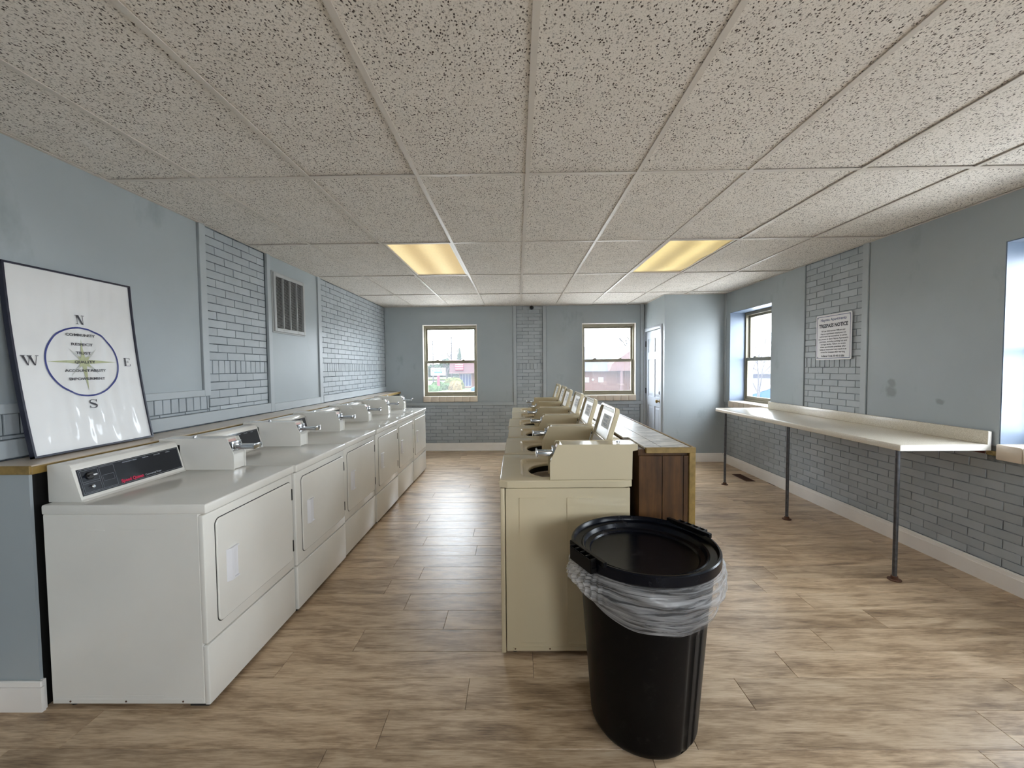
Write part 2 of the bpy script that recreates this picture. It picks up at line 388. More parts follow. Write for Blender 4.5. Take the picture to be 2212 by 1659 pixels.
def text_mesh(txt, size, fn, sx=1.0, bold=0.0, align='CENTER', sub=0):
    """flat lettering; fn maps (u, v) in metres from the anchor to a 3D point"""
    cu = bpy.data.curves.new('t', 'FONT'); cu.body = txt; cu.size = size; cu.align_x = align; cu.align_y = 'CENTER'; cu.offset = bold; cu.resolution_u = 2
    o = bpy.data.objects.new('t', cu); COL.objects.link(o)
    me = bpy.data.meshes.new_from_object(o.evaluated_get(bpy.context.evaluated_depsgraph_get()))
    bpy.data.objects.remove(o); bpy.data.curves.remove(cu)
    vs = [fn(v.co.x*sx, v.co.y) for v in me.vertices]; fs = [tuple(p.vertices) for p in me.polygons]
    bpy.data.meshes.remove(me); return vs, fs
def join_mesh(name, parts):
    V, F = [], []
    for vs, fs in parts:
        o = len(V); V += [tuple(v) for v in vs]; F += [tuple(i+o for i in f) for f in fs]
    me = bpy.data.meshes.new(name); me.from_pydata(V, [], F); return me
def rrect(x0, x1, y0, y1, r, n=6):
    out = []
    for cx, cy, a in ((x1-r, y1-r, 0), (x0+r, y1-r, 90), (x0+r, y0+r, 180), (x1-r, y0+r, 270)):
        for i in range(n+1):
            t = math.radians(a+90*i/n); out.append((cx+r*math.cos(t), cy+r*math.sin(t)))
    return out

# ------------------------------------------------------------------ setting: shell
def cells(mb, axis, a, b, u0, u1, z0, z1, holes):
    """slab between a and b on the given axis, spanning u and z, with rectangular holes"""
    us = sorted({u0, u1, *[v for h in holes for v in h[:2] if u0 < v < u1]}); zs = sorted({z0, z1, *[v for h in holes for v in h[2:] if z0 < v < z1]})
    for i in range(len(us)-1):
        j = 0
        while j < len(zs)-1:
            cu = (us[i]+us[i+1])/2
            solid = lambda q: not any(h[0] < cu < h[1] and h[2] < (zs[q]+zs[q+1])/2 < h[3] for h in holes)
            if solid(j):
                e = j
                while e+1 < len(zs)-1 and solid(e+1): e += 1
                if axis == 'x': mb.box(a, b, us[i], us[i+1], zs[j], zs[e+1])
                else: mb.box(us[i], us[i+1], a, b, zs[j], zs[e+1])
                j = e+1
            else: j += 1
    return mb
W_FAR = [(-1.635, -.687, .945, 2.20), (1.129, 2.060, .945, 2.20)]
W_RIGHT = [(5.045, 6.018, .916, 2.21), (1.69, 2.66, .905, 2.21), (-.78, .19, .905, 2.21), (-2.285, -1.315, .905, 2.21)]  # last two openings are unseen, added to let in more daylight
TOP = 2.62
floor = struct(MB().box(XL-.2, XR+.35, YN-.2, YF+.2, -.12, -.006).build('floor', 'subfloor'))
wall_left = struct(MB().box(XL-.2, XL-.013, YN-.2, YF+.2, 0, TOP).build('wall_left', 'joint'))
wall_far = struct(cells(MB(), 'y', YF+.013, YF+.2, XL-.013, XR+.35, 0, TOP, W_FAR).build('wall_far', 'joint_soft'))
wall_right = struct(cells(MB(), 'x', XR+.013, XR+.34, YN-.2, YF+.013, 0, TOP, W_RIGHT).build('wall_right', 'joint_soft'))
wall_near = struct(cells(MB(), 'y', YN-.2, YN, XL-.013, XR+.013, 0, TOP, [(.95, 1.90, .90, 2.21)]).build('wall_near', 'paint'))  # opening for an added window behind the camera
wall_cs = struct(cells(MB(), 'x', XCL, XCL+.12, YCL, YF+.013, 0, TOP, [(6.315, 7.085, -.1, 2.032)]).build('wall_closet_side', 'paint'))
wall_cf = struct(MB().box(XCL+.12, XR+.013, YCL, YCL+.12, 0, TOP).build('wall_closet_front', 'paint'))
struct(MB().box(XCL+.9, XCL+.92, YCL+.12, YF+.013, 0, TOP).build('wall_closet_inside', 'paint'))

# painted panels and their trim strips
def xpanel(par, x0, x1, y0, y1, z0, z1, holes=()): cells(MB(), 'x', x0, x1, y0, y1, z0, z1, list(holes)).build('panel', 'paint', par)
def strip(par, x0, x1, y0, y1, z0, z1, mat='trim_paint', name='trim'): MB().box(x0, x1, y0, y1, z0, z1, .003, 1).build(name, mat, par)
# left wall
xpanel(wall_left, XL-.013, XL, YN, 2.948, 1.30, ZC+.01)
xpanel(wall_left, XL-.013, XL, 3.812, 4.705, 1.12, ZC+.01)
for y0, y1, z0, z1 in ((2.958, 3.018, 1.256, ZC+.01), (YN, 2.957, 1.256, 1.302), (3.758, 3.812, 1.052, ZC+.01), (4.716, 4.787, 1.052, ZC+.01), (3.812, 4.716, 1.052, 1.128)):
    strip(wall_left, XL-.012, XL+.014, y0, y1, z0, z1)
strip(wall_left, XL-.012, XL+.016, YN, 3.752, 1.056, 1.138); strip(wall_left, XL-.012, XL+.016, 4.79, YF, 1.056, 1.138)
xpanel(wall_left, XL-.013, XL, YN, 1.672, 0, 1.054)
# far wall
def ypanel(par, x0, x1, z0, z1, holes=()): cells(MB(), 'y', YF, YF+.013, x0, x1, z0, z1, list(holes)).build('panel', 'paint', par)
ypanel(wall_far, XL, -.066, .851, ZC+.01, [(-1.635, -.687, .84, 2.20)]); ypanel(wall_far, .517, 2.13, .851, ZC+.01, [(1.129, 2.06, .84, 2.20)])
for x0, x1, z0, z1 in ((-.062, -.006, .794, ZC+.01), (XL, -.062, .794, .851), (.452, .512, .794, ZC+.01), (.512, 2.196, .794, .851), (2.135, 2.196, .852, ZC+.01), (2.135, 2.196, .14, .793)):
    strip(wall_far, x0, x1, YF-.012, YF+.012, z0, z1)
# right wall
xpanel(wall_right, XR, XR+.013, 4.473, YCL, .905, ZC+.01, [(5.045, 6.018, .8, 2.21)])
xpanel(wall_right, XR, XR+.013, YN, 3.66, .905, ZC+.01, [(1.69, 2.66, .8, 2.21), (-.78, .19, .8, 2.21), (-2.285, -1.315, .8, 2.21)])
strip(wall_right, XR-.008, XR+.012, 3.668, 3.732, .905, ZC+.01)
strip(wall_right, XR-.008, XR+.012, 6.105, 6.165, .905, ZC+.01)

# painted bricks: every brick a piece of its wall
BW, BH, RW = .2035, .0615, .0635            # stretcher module, course height, rowlock module
ROW0, ROW1 = 1.417, 1.520                   # the rowlock band that runs round the room
BRICK_ME = {}
def brick_mesh(w, h, k):
    key = (round(w, 3), round(h, 3), k)
    if key not in BRICK_ME:
        w, h = key[0], key[1]; rr = random.Random(str(key)); e = .0018; d = .0085
        mb = MB(); j = lambda: rr.uniform(-.0011, .0011)
        lo = [mb.bm.verts.new((x, 0, z)) for x, z in ((0, 0), (w, 0), (w, h), (0, h))]
        mi = [mb.bm.verts.new((x, -d*.7, z)) for x, z in ((0, 0), (w, 0), (w, h), (0, h))]
        hi = [mb.bm.verts.new((x+j(), -d+j(), z+j())) for x, z in ((e, e), (w-e, e), (w-e, h-e), (e, h-e))]
        for A, B in ((lo, mi), (mi, hi)):
            for i in range(4): mb.bm.faces.new((A[i], A[(i+1) % 4], B[(i+1) % 4], B[i]))
        mb.bm.faces.new(hi); me = mb.mesh('brick'); me.materials.append(M['brick']); BRICK_ME[key] = me
    return BRICK_ME[key]
def brick_cells(u0, u1, z0, z1, rows=None, shift=0):
    """(u, z, w, h) of each brick face in a field; joints already taken off"""
    out = []; J = .0066; JZ = .0052
    def course(za, zb, mod, off):
        za, zb = max(za, z0), min(zb, z1)
        if zb-za < .014: return
        u = u0 - ((u0 - off) % mod)
        while u < u1-1e-6:
            a, b = max(u, u0), min(u+mod, u1)
            Jm = J if mod > .1 else .0085
            if b-a > .013: out.append((a+Jm/2, za+JZ/2, b-a-Jm, zb-za-JZ))
            u += mod
    R = rows or [(ROW0, ROW1)]
    z = R[0][0]; k = 0
    while z > z0: course(z-BH, z, BW, shift+(k % 2)*BW/2); z -= BH; k += 1
    for ra, rb in R: course(ra, rb, RW, shift)
    z = R[-1][1]; k = 1
    while z < z1: course(z, z+BH, BW, shift+(k % 2)*BW/2); z += BH; k += 1
    return out
def lay_bricks(wall, bricks, place, eye):
    """bricks: list of (u,z,w,h); place(u,z)->(location, rz). The 300 that show largest are parts, the rest one part."""
    rr = random.Random(wall.name)
    def size(b):
        p, rz, nrm = place(b[0]+b[2]/2, b[1]+b[3]/2); d = Vector(p)-eye
        return b[2]*b[3]*abs(d.normalized().dot(nrm))/d.length_squared
    bricks = sorted(bricks, key=size, reverse=True); rest = []
    for i, (u, z, w, h) in enumerate(bricks):
        p, rz, nrm = place(u, z); p = Vector(p) - nrm*rr.uniform(-.0007, .0016); me = brick_mesh(w, h, rr.randrange(3))
        if i < 300:
            o = put('brick', me, None, wall, p); o.rotation_euler = (0, 0, rz)
        else: rest.append((me, Matrix.Translation(p) @ Matrix.Rotation(rz, 4, 'Z')))
    if rest:
        V, F = [], []
        for me, m in rest:
            o = len(V); V += [tuple(m @ v.co) for v in me.vertices]; F += [tuple(i+o for i in q.vertices) for q in me.polygons]
        me = bpy.data.meshes.new('brickwork'); me.from_pydata(V, [], F); b = put('brickwork', me, 'brick', wall); b['kind'] = 'stuff'
EYE = Vector((0, 0, H_CAM))
# left wall: outward normal +X; brick local x runs along world -Y... so u is mirrored
def place_left(u, z): return (XL-.013, u, z), math.pi/2, Vector((1, 0, 0))
bl = [b for b in brick_cells(3.022, 3.742, 1.138, ZC, shift=3.13)] + [b for b in brick_cells(4.79, YF-.004, 1.138, ZC, shift=4.75)] \
    + brick_cells(-1.2, 3.018, 1.138, 1.256, rows=[(1.158, 1.256)], shift=3.0)
lay_bricks(wall_left, bl, place_left, EYE)
def place_far(u, z): return (u, YF+.0165, z), 0, Vector((0, -1, 0))
lay_bricks(wall_far, brick_cells(-.002, .448, .135, ZC, shift=.1) + brick_cells(-2.0, -.006, .14, .794, shift=.0) + brick_cells(.452, 2.13, .14, .794, shift=.1), place_far, EYE)
def place_right(u, z): return (XR+.0165, u, z), -math.pi/2, Vector((-1, 0, 0))
br = [(u+w, z, w, h) for u, z, w, h in brick_cells(3.736, 4.466, .905, ZC, shift=3.80) + brick_cells(1.6, YCL, .13, .905, shift=3.85) if not (z > .80 and u < 2.66) and not (z > .83 and 2.66 <= u < 2.98)]
def place_right(u, z): return (XR+.0165, u, z), -math.pi/2, Vector((-1, 0, 0))
lay_bricks(wall_right, br, place_right, EYE)

# baseboards
def baseboard(name, pts, h=.135, t=.015):
    mb = MB(); (xa, ya), (xb, yb), (nx, ny) = pts
    for z0, z1, tt in ((0, h-.03, t), (h-.03, h-.008, t*.72), (h-.008, h, t*.45)):
        x0, x1 = sorted((xa, xb)); y0, y1 = sorted((ya, yb))
        if nx: x0, x1 = sorted((xa, xa+nx*tt))
        if ny: y0, y1 = sorted((ya, ya+ny*tt))
        mb.box(x0, x1, y0, y1, z0, z1)
    return struct(mb.build(name, 'white_trim', smooth=False))
baseboard('baseboard_right', ((XR+.004, YN), (XR+.004, YCL), (-1, 0)), .13, .022)
baseboard('baseboard_left', ((XL-.001, YN), (XL-.001, 1.63), (1, 0)), .13, .016)
baseboard('baseboard_far', ((-2.0, YF+.004), (XCL, YF+.004), (0, -1)), .14, .022)
baseboard('baseboard_closet', ((XCL, YCL), (XR-.018, YCL), (0, -1)), .13)
struct(MB().box(XL, XCL, YF-.032, YF-.016, 0, .018, .004).build('trim_1', 'white_trim'))

# windows
def window(n, loc, rz, w, h, meet, *_):
    t = holder('window_%d' % n, loc, rz); fw = .034; hw = w/2
    mb = MB()
    for x0, x1, z0, z1 in ((-hw, -hw+fw, 0, h), (hw-fw, hw, 0, h), (-hw+fw, hw-fw, 0, fw), (-hw+fw, hw-fw, h-fw*1.4, h)): mb.box(x0, x1, 0, .095, z0, z1, .003, 1)
    for x in (-hw+fw, hw-fw-.008): mb.box(x, x+.008, .036, .044, fw, h-fw*1.4)
    mb.build('window_frame', 'bronze', t)
    def sash(y, z0, z1, nm, top_rail):
        a, b = -hw+fw+.002, hw-fw-.002; sw = .028; s = MB()
        for x0, x1, q0, q1 in ((a, a+sw, z0, z1), (b-sw, b, z0, z1), (a+sw, b-sw, z0, z0+.038), (a+sw, b-sw, z1-top_rail, z1)): s.box(x0, x1, y, y+.028, q0, q1, .003, 1)
        o = s.build(nm, 'bronze', t)
        MB().box(a+sw-.004, b-sw+.004, y+.011, y+.016, z0+.034, z1-top_rail+.004).build('pane', 'glass', o)
        return o
    lo = sash(.008, fw, meet+.024, 'lower_sash', .046); sash(.046, meet-.012, h-fw*1.4, 'upper_sash', .03)
    for x in (-hw*.50, hw*.46):
        MB().box(x-.03, x+.03, .004, .036, meet+.024, meet+.034, .004).box(x-.012, x+.022, .008, .03, meet+.034, meet+.046, .004).build('sash_lock', 'bronze', t)
    return t
w1 = window(1, (-1.161, YF+.075, .958), 0, .948, 1.242, .596, .15)
w2 = window(2, (1.5945, YF+.075, .958), 0, .931, 1.242, .596, .15)
w3 = window(3, (XR+.215, 5.5315, .932), -math.pi/2, .973, 1.278, .60, .15)
w4 = window(4, (XR+.215, 2.175, .921), -math.pi/2, .97, 1.289, .60, .15)
w5 = window(5, (XR+.215, -.295, .921), -math.pi/2, .97, 1.289, .60, .15)  # unseen window behind the camera, added to bring in daylight
w6 = window(6, (XR+.215, -1.80, .921), -math.pi/2, .97, 1.289, .60, .15)  # another added window out of view, for more daylight
window(7, (1.425, YN-.1, .915), math.pi, .95, 1.295, .60)  # added rear window, out of view, lights the near faces
# sill tiles: bullnose tiles laid along each sill
def sill(win, x0, x1, y0, y1, z0, z1, n):
    m = win.matrix_basis.inverted() if False else None
    w = (x1-x0)/n
    for i in range(n):
        MB().box(x0+i*w+.0015, x0+(i+1)*w-.0015, y0, y1, z0, z1, .006).build('sill_tile', 'sill_tile', win)
sill(w1, -.474, .474, -.10, .02, -.098, 0, 7); sill(w2, -.466, .466, -.10, .02, -.098, 0, 7)
sill(w3, -.486, .486, -.232, .02, -.09, 0, 7); sill(w4, -.485, .485, -.235, .02, -.10, 0, 7); sill(w5, -.485, .485, -.235, .02, -.10, 0, 7); sill(w6, -.485, .485, -.235, .02, -.10, 0, 7)
# white plaster linings of the window reveals
for win, hw, h, d in ((w1, .474, 1.242, .072), (w2, .466, 1.242, .072)):
    mb = MB(); mb.box(-hw, -hw+.008, -d, 0, 0, h).box(hw-.008, hw, -d, 0, 0, h).box(-hw+.008, hw-.008, -d, 0, h-.008, h); mb.build('reveal', 'white_trim', win)
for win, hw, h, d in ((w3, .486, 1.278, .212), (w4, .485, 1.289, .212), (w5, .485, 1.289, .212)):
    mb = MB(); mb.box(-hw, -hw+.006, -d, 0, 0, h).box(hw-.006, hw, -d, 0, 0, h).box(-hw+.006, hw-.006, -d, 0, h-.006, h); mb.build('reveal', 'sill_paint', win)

# six panel door in the closet side
def door():
    d = holder('door_1', (XCL+.004, 6.318, 0)); W, Hh = .764, 2.026
    # local: x into the closet, y along the wall, z up
    cols = ((.11, .335), (.43, .655)); rows = ((.21, .80), (.95, 1.56), (1.68, 1.90))
    holes = [(c[0], c[1], r[0], r[1]) for c in cols for r in rows]
    cells(MB(), 'x', .012, .022, 0, W, .006, Hh, holes).box(.022, .045, 0, W, .006, Hh).build('door_slab', 'door_white', d)
    for a, b, z0, z1 in holes:
        MB().loops([[(.0215, *p) for p in ((a, z0), (b, z0), (b, z1), (a, z1))], [(.0225, *p) for p in ((a+.014, z0+.014), (b-.014, z0+.014), (b-.014, z1-.014), (a+.014, z1-.014))],
                    [(.015, *p) for p in ((a+.045, z0+.045), (b-.045, z0+.045), (b-.045, z1-.045), (a+.045, z1-.045))]])\
            .quad(*[(.015, *p) for p in ((a+.045, z0+.045), (b-.045, z0+.045), (b-.045, z1-.045), (a+.045, z1-.045))]).build('door_panel', 'door_white', d, smooth=False)
    for y0, y1, z0, z1 in ((-.066, -.004, 0, 2.092), (W+.004, W+.066, 0, 2.092), (-.004, W+.004, 2.034, 2.092)):
        MB().box(-.016, -.003, y0, y1, z0, z1, .004).box(-.021, -.016, y0+.012 if y1 < 0 else y0, y1 if y1 < 0 else y1-.012, z0, z1-.012, .002).build('casing', 'door_white', d)
    MB().lathe([(0, -.062), (.018, -.060), (.027, -.048), (.024, -.034), (.011, -.026), (.010, -.004), (.030, -.002), (.030, .012)], (.0, .068, .90), 'x', 20).build('door_knob', 'brass', d)
    MB().lathe([(0, -.014), (.020, -.012), (.026, -.002), (.026, .012)], (.0, .066, 1.03), 'x', 20).build('deadbolt', 'steel', d)
    for z in (.28, 1.03, 1.83): MB().box(-.004, .012, W-.006, W+.010, z-.048, z+.048, .002).build('hinge', 'black', d)
door()

# ------------------------------------------------------------------ suspended ceiling
GX0, GY0, TW, TL = -1.761, 2.309, .6096, 1.2192
ceiling = struct(MB().box(XL-.2, XR+.34, YN-.2, YF+.2, TOP, TOP+.1).build('ceiling', 'grid'))
gx = [GX0+TW*c for c in range(-1, 10)]; gy = [GY0+TL*r for r in range(-4, 5)]
LIGHT_CELLS = {(2, 5), (6, 5)}
def clip(a, b, lo, hi): return max(a, lo), min(b, hi)
TILE_ME = {}
for i in range(len(gx)-1):
    for j in range(len(gy)-1):
        if (i, j) in LIGHT_CELLS: continue
        x0, x1 = clip(gx[i]+.004, gx[i+1]-.004, XL, XR); y0, y1 = clip(gy[j]+.004, gy[j+1]-.004, YN, YF)
        if x1-x0 < .03 or y1-y0 < .03 or (x0 > XCL+.12 and y0 > YCL+.12): continue
        key = (round(x1-x0, 3), round(y1-y0, 3))
        if key not in TILE_ME:
            me = MB().box(0, key[0], 0, key[1], 0, .014, .002, 1).mesh('ceiling_tile'); me.materials.append(M['ceil_tile']); TILE_ME[key] = me
        o = put('ceiling_tile', TILE_ME[key], None, ceiling, (x0, y0, ZC+.0035+R_.uniform(0, .004))); o.rotation_euler = (R_.uniform(0, .0026), R_.uniform(-.002, .002), 0)
for x in gx:
    if XL < x < XR: MB().box(x-.012, x+.012, YN, YF if x < XCL else YCL+.1, ZC-.001, ZC+.003).box(x-.002, x+.002, YN, YF if x < XCL else YCL+.1, ZC+.003, ZC+.035).build('grid_runner', 'grid', ceiling)
for j, y in enumerate(gy):
    if not YN < y < YF: continue
    for i in range(len(gx)-1):
        x0, x1 = clip(gx[i]+.012, gx[i+1]-.012, XL, XR)
        if x1-x0 > .02: MB().box(x0, x1, y-.012, y+.012, ZC-.0005, ZC+.003).box(x0, x1, y-.002, y+.002, ZC+.003, ZC+.03).build('grid_tee', 'grid', ceiling)
for x0, x1, y0, y1 in ((XL, XL+.02, YN, YF), (XR-.02, XR, YN, YCL), (XL, XCL, YF-.02, YF), (XCL, XR, YCL-.02, YCL), (XCL-.02, XCL, YCL, YF)):
    MB().box(x0, x1, y0, y1, ZC-.001, ZC+.002).build('wall_angle', 'grid', ceiling)
def ceiling_light(x, y, mat, label, sag):
    t = thing('ceiling_light', label, 'ceiling light', (x, y, ZC)); a, b = TW/2-.014, TL/2-.014
    mb = MB()
    for x0, x1, y0, y1 in ((-a, -a+.02, -b, b), (a-.02, a, -b, b), (-a+.02, a-.02, -b, -b+.02), (-a+.02, a-.02, b-.02, b)): mb.box(x0, x1, y0, y1, .004, .09, .002, 1)
    mb.box(-a, a, -b, b, .088, .1); mb.build('housing', 'grid', t)
    def f(u, v):
        X, Y = -a+.021+u*(2*a-.042), -b+.021+v*(2*b-.042)
        e = math.sin(math.pi*u)*math.sin(math.pi*v)
        return (X, Y, .012 - sag*e*(1+.5*math.sin(9*v+2*u)) + (.006*math.sin(14*v)*u if sag > .01 else 0))
    MB().grid(f, 10, 18).build('diffuser', mat, t)
ceiling_light((gx[2]+gx[3])/2, (gy[5]+gy[6])/2, 'diffuser_pale', 'fluorescent ceiling light with a flat pale yellow diffuser above the dryer aisle', .006)
ceiling_light((gx[6]+gx[7])/2, (gy[5]+gy[6])/2, 'diffuser_olive', 'fluorescent ceiling light with a wavy sagging olive yellow diffuser', .016)

# ------------------------------------------------------------------ plank floor
PLANK_ME = {}
def plank_mesh(w, d):
    key = (round(w, 3), round(d, 3))
    if key not in PLANK_ME:
        w, d = key; mb = MB(); e = .0012
        hi = [(e, e, 0), (w-e, e, 0), (w-e, d-e, 0), (e, d-e, 0)]; lo = [(0, 0, -.0018), (w, 0, -.0018), (w, d, -.0018), (0, d, -.0018)]; bo = [(p[0], p[1], -.006) for p in lo]
        mb.loops([bo, lo, hi]).quad(*hi); bmesh.ops.remove_doubles(mb.bm, verts=mb.bm.verts[:], dist=1e-5)
        me = mb.mesh('plank', smooth=False); me.materials.append(M['plank']); PLANK_ME[key] = me
    return PLANK_ME[key]
PW, PL = .178, 1.22
rp = random.Random(3); planks = []
row = 0; y = YN
while y < YF:
    y1 = min(y+PW, YF); x = XL - rp.uniform(.05, 1.15)
    while x < XR:
        x1 = x+PL; a, b = max(x, XL), min(x1, XR)
        if b-a > .03: planks.append((a, y, b-a-.0006, y1-y-.0006))
        x = x1
    y += PW; row += 1
def hidden(a, y, w, d):
    return y+d < -.35 or (a+w < -1.40 and y > 1.75) or (a > 0 and a+w < .85 and y > 2.1) or (a+w < -1.95 and y > 1.7) or (a > XCL+.05 and y > YCL+.1)
rest = []
for a, y, w, d in planks:
    if hidden(a, y, w, d): rest.append((a, y, w, d)); continue
    put('plank', plank_mesh(w, d), None, floor, (a, y, 0))
V, F = [], []
for a, y, w, d in rest:
    o = len(V); V += [(a, y, 0), (a+w, y, 0), (a+w, y+d, 0), (a, y+d, 0)]; F.append((o, o+1, o+2, o+3))
me = bpy.data.meshes.new('planking'); me.from_pydata(V, [], F); o = put('planking', me, 'plank', floor); o['kind'] = 'stuff'

# ------------------------------------------------------------------ half wall with ledge behind the dryers
def half_wall():
    t = thing('half_wall', 'low painted half wall with a beige ledge running behind the row of dryers', 'half wall', (XL, 1.672, 0))
    L = YF-.012-1.672; w = .245
    MB().box(.017, w-.002, .012, L-.012, 0, 1.014).build('rough_framing', 'hole', t)  # core coloured near-black to paint shade into the gap behind the dryers
    for y in (0, L-.012): MB().box(.017, w, y, y+.012, 0, 1.014).build('end_panel', 'paint', t)
    x = 0; n = 6
    for i in range(n): MB().box(.017, w+.006, i*L/n+.001, (i+1)*L/n-.001, 1.014, 1.050, .003, 1).build('ledge_board', 'ledge_top', t)
    MB().box(w+.006, w+.016, 0, L, 1.013, 1.0455, .002, 1).box(.017, w+.016, -.010, 0, 1.015, 1.051, .002, 1).build('edge_strip', 'gold', t)
    MB().box(.017, w+.020, -.016, 0, 0, .105).box(.017, w+.016, -.011, 0, .105, .13, .003, 1).box(w, w+.012, 0, .012, 0, .13).build('skirting', 'white_trim', t)
half_wall()

# ------------------------------------------------------------------ dryers
def coin_box(t, mat, x_front, sgn, y0, y1, z0, zt, length, loc_lip, reach=.064, slide_mat='chrome'):
    """sheet metal coin box lying along x; sgn = +1 when its front looks towards +x. built as a part with slide, lock and label"""
    # outline in (x,z), front at x=0 growing negative, then mirrored
    zs = z0+(zt-z0)*.50
    pts = [(0, z0), (0, zs), (-.038, zt), (-length-loc_lip, zt), (-length-loc_lip, zt-.03), (-length, zt-.034), (-length, z0)]
    fx = lambda p: (x_front+sgn*p[0], p[1])
    mb = MB(); e = .0045
    for ya, yb in ((y0, y0+e), (y1-e, y1)): mb.prism([fx(p) for p in pts], 'y', ya, yb, .0012, 1)
    inn = [(-.008, z0+.002), (-.008, zs-.006), (-.050, zt-.012), (-.060, zt-.002), (-length-loc_lip+.002, zt-.002), (-length-loc_lip+.002, zt-.028), (-length+.002, zt-.034), (-length+.002, z0+.002)]
    mb.prism([fx(p) for p in inn], 'y', y0+e, y1-e)
    c = mb.build('coin_box', mat, t)
    # slide: mounting plate, side rails, tongue and bent finger tab
    ym = (y0+y1)/2; zc = (zs+zt)/2; s = MB()
    X = lambda v: x_front+sgn*v
    def bx(xa, xb, *r, **k): a, b = sorted((X(xa), X(xb))); s.box(a, b, *r, **k)
    bx(-.045, -.016, ym-.040, ym+.040, zc-.034, zc+.022, bev=.002)
    bx(-.02, reach, ym-.036, ym-.028, zc-.018, zc+.002, bev=.001); bx(-.02, reach, ym+.028, ym+.036, zc-.018, zc+.002, bev=.001)
    bx(-.02, reach, ym-.034, ym+.034, zc-.004, zc+.002, bev=.001)
    bx(reach-.006, reach+.002, ym-.038, ym+.038, zc-.022, zc+.010, bev=.002)
    s.build('coin_slide', slide_mat, c)
    MB().lathe([(0, .012), (.008, .012), (.0095, .008), (.0095, 0)], (X(-length+.06), ym-.02, zt), 'z', 14).build('lock', 'chrome', c)
    q = [(-.0405, zt-.008), (-.026, zs+(zt-zs)*.62)]
    d = MB(); a, b = fx((-.0445, zt-.010)), fx((-.0275, zt-.038))
    d.quad((a[0]+sgn*.002, y0+.018, a[1]), (a[0]+sgn*.002, y1-.025, a[1]), (b[0]+sgn*.002, y1-.025, b[1]), (b[0]+sgn*.002, y0+.018, b[1])); d.build('price_label', 'label_pink', c, smooth=False, recalc=False)
    return c
DW, DD, DH = .681, .680, .885     # width along y, depth, deck height
def make_dryer(label):
    t = thing('dryer', label, 'dryer', (-1.315, 1.668, 0), 0, 'coin dryers along the half wall')
    # cabinet with a pressed side panel
    mb = MB().box(-DD, -.022, .003, DW-.003, .024, .843, .003, 1)
    for y in (.0018,):
        for x0, x1 in ((-.58, -.42), (-.36, -.20)):
            mb.box(x0, x1, y, y+.002, .775, .778).box(x0, x1, y, y+.002, .060, .064)
    mb.build('cabinet', 'dryer', t)
    MB().box(-DD+.01, -.03, .0012, .006, .028, .048, .001, 1).build('base_rail', 'dryer', t)
    for x in (-.60, -.36, -.115): MB().lathe([(0, -.003), (.004, -.002), (.005, .001)], (x, .002, .038), 'y', 8).build('screw', 'rust', t)
    MB().box(-DD-.004, .014, .000, DW, .842, DH, .009, 3).build('top_panel', 'dryer', t)
    MB().box(-.026, 0, .002, DW-.002, .285, .837, .007, 3).build('front_panel', 'dryer', t)
    MB().box(-.024, .001, .002, DW-.002, .020, .279, .007, 3).build('lower_panel', 'dryer', t)
    MB().box(-.10, -.02, .02, DW-.02, .004, .024).build('toe_recess', 'dark_gap', t)
    for x in (-.06, -.62):
        for y in (.05, DW-.05): MB().lathe([(.022, 0), (.022, .006), (.010, .010), (.010, .03)], (x, y, 0), 'z', 12).build('levelling_foot', 'black', t)
    # door
    y0, y1, z0, z1 = .066, .655, .340, .797
    def rr(o, x, r): return [(x, a, b) for a, b in rrect(y0-o, y1+o, z0-o, z1+o, r)]
    MB().loops([rr(.0032, -.003, .028), rr(.0032, .0008, .028)]).build('door_seal', 'dark_gap', t)  # dark rim paints the shade of the gap around the door
    g = MB(); lp = rr(.0032, .0008, .028); g.bm.faces.new([g.bm.verts.new(p) for p in lp]); g.build('door_gap', 'dark_gap', t, smooth=False)
    mb = MB().loops([rr(-.0004, .0006, .026), rr(-.0004, .0045, .026), rr(-.0035, .0075, .024)]); 
    f = mb.bm.faces.new([mb.bm.verts.new(p) for p in rr(-.0035, .0075, .024)]); bmesh.ops.remove_doubles(mb.bm, verts=mb.bm.verts[:], dist=1e-5)
    d = mb.build('door', 'dryer', t)
    # recessed pull: a wedge that rises from the left and drops into a pocket
    hy0, hy1, hz0, hz1 = .117, .190, .492, .638
    h = MB(); xb = .007
    h.prism([(xb, hy0), (xb+.013, hy0+.020), (xb+.014, hy0+.036), (xb+.004, hy0+.040), (xb+.0015, hy1-.003), (xb+.004, hy1), (xb, hy1)], 'z', hz0, hz1, .0012, 1)
    h.box(xb, xb+.012, hy0+.036, hy1, hz0, hz0+.006, .001, 1).box(xb, xb+.012, hy0+.036, hy1, hz1-.006, hz1, .001, 1).build('door_handle', 'handle_white', d)
    for z in (.42, .72): MB().lathe([(.0, -.032), (.0045, -.032), (.0045, .032), (0, .032)], (.006, y1+.0035, z), 'z', 10).box(.0, .0045, y1-.004, y1+.006, z-.032, z+.032).build('hinge', 'black', d)
    # control console: cream housing, white bullnose, black glass face
    cy0, cy1 = .036, .580
    MB().prism([(-.690, DH), (-.690, 1.045), (-.655, 1.050), (-.604, 1.049), (-.591, 1.043), (-.583, 1.029), (-.549, .892), (-.541, .889), (-.535, DH)], 'y', cy0, cy1, .003, 2).build('console', 'dryer', t)
    A, B = Vector((-.5838, 0, 1.026)), Vector((-.5505, 0, .897)); nrm = Vector((.125, 0, .033)).normalized()
    def face(y, s, off=.0012):      # s from 0 (top) to 1 (bottom)
        p = A.lerp(B, s) + nrm*off; return (p.x, y, p.z)
    p = MB(); ya, yb = cy0+.012, cy1-.008
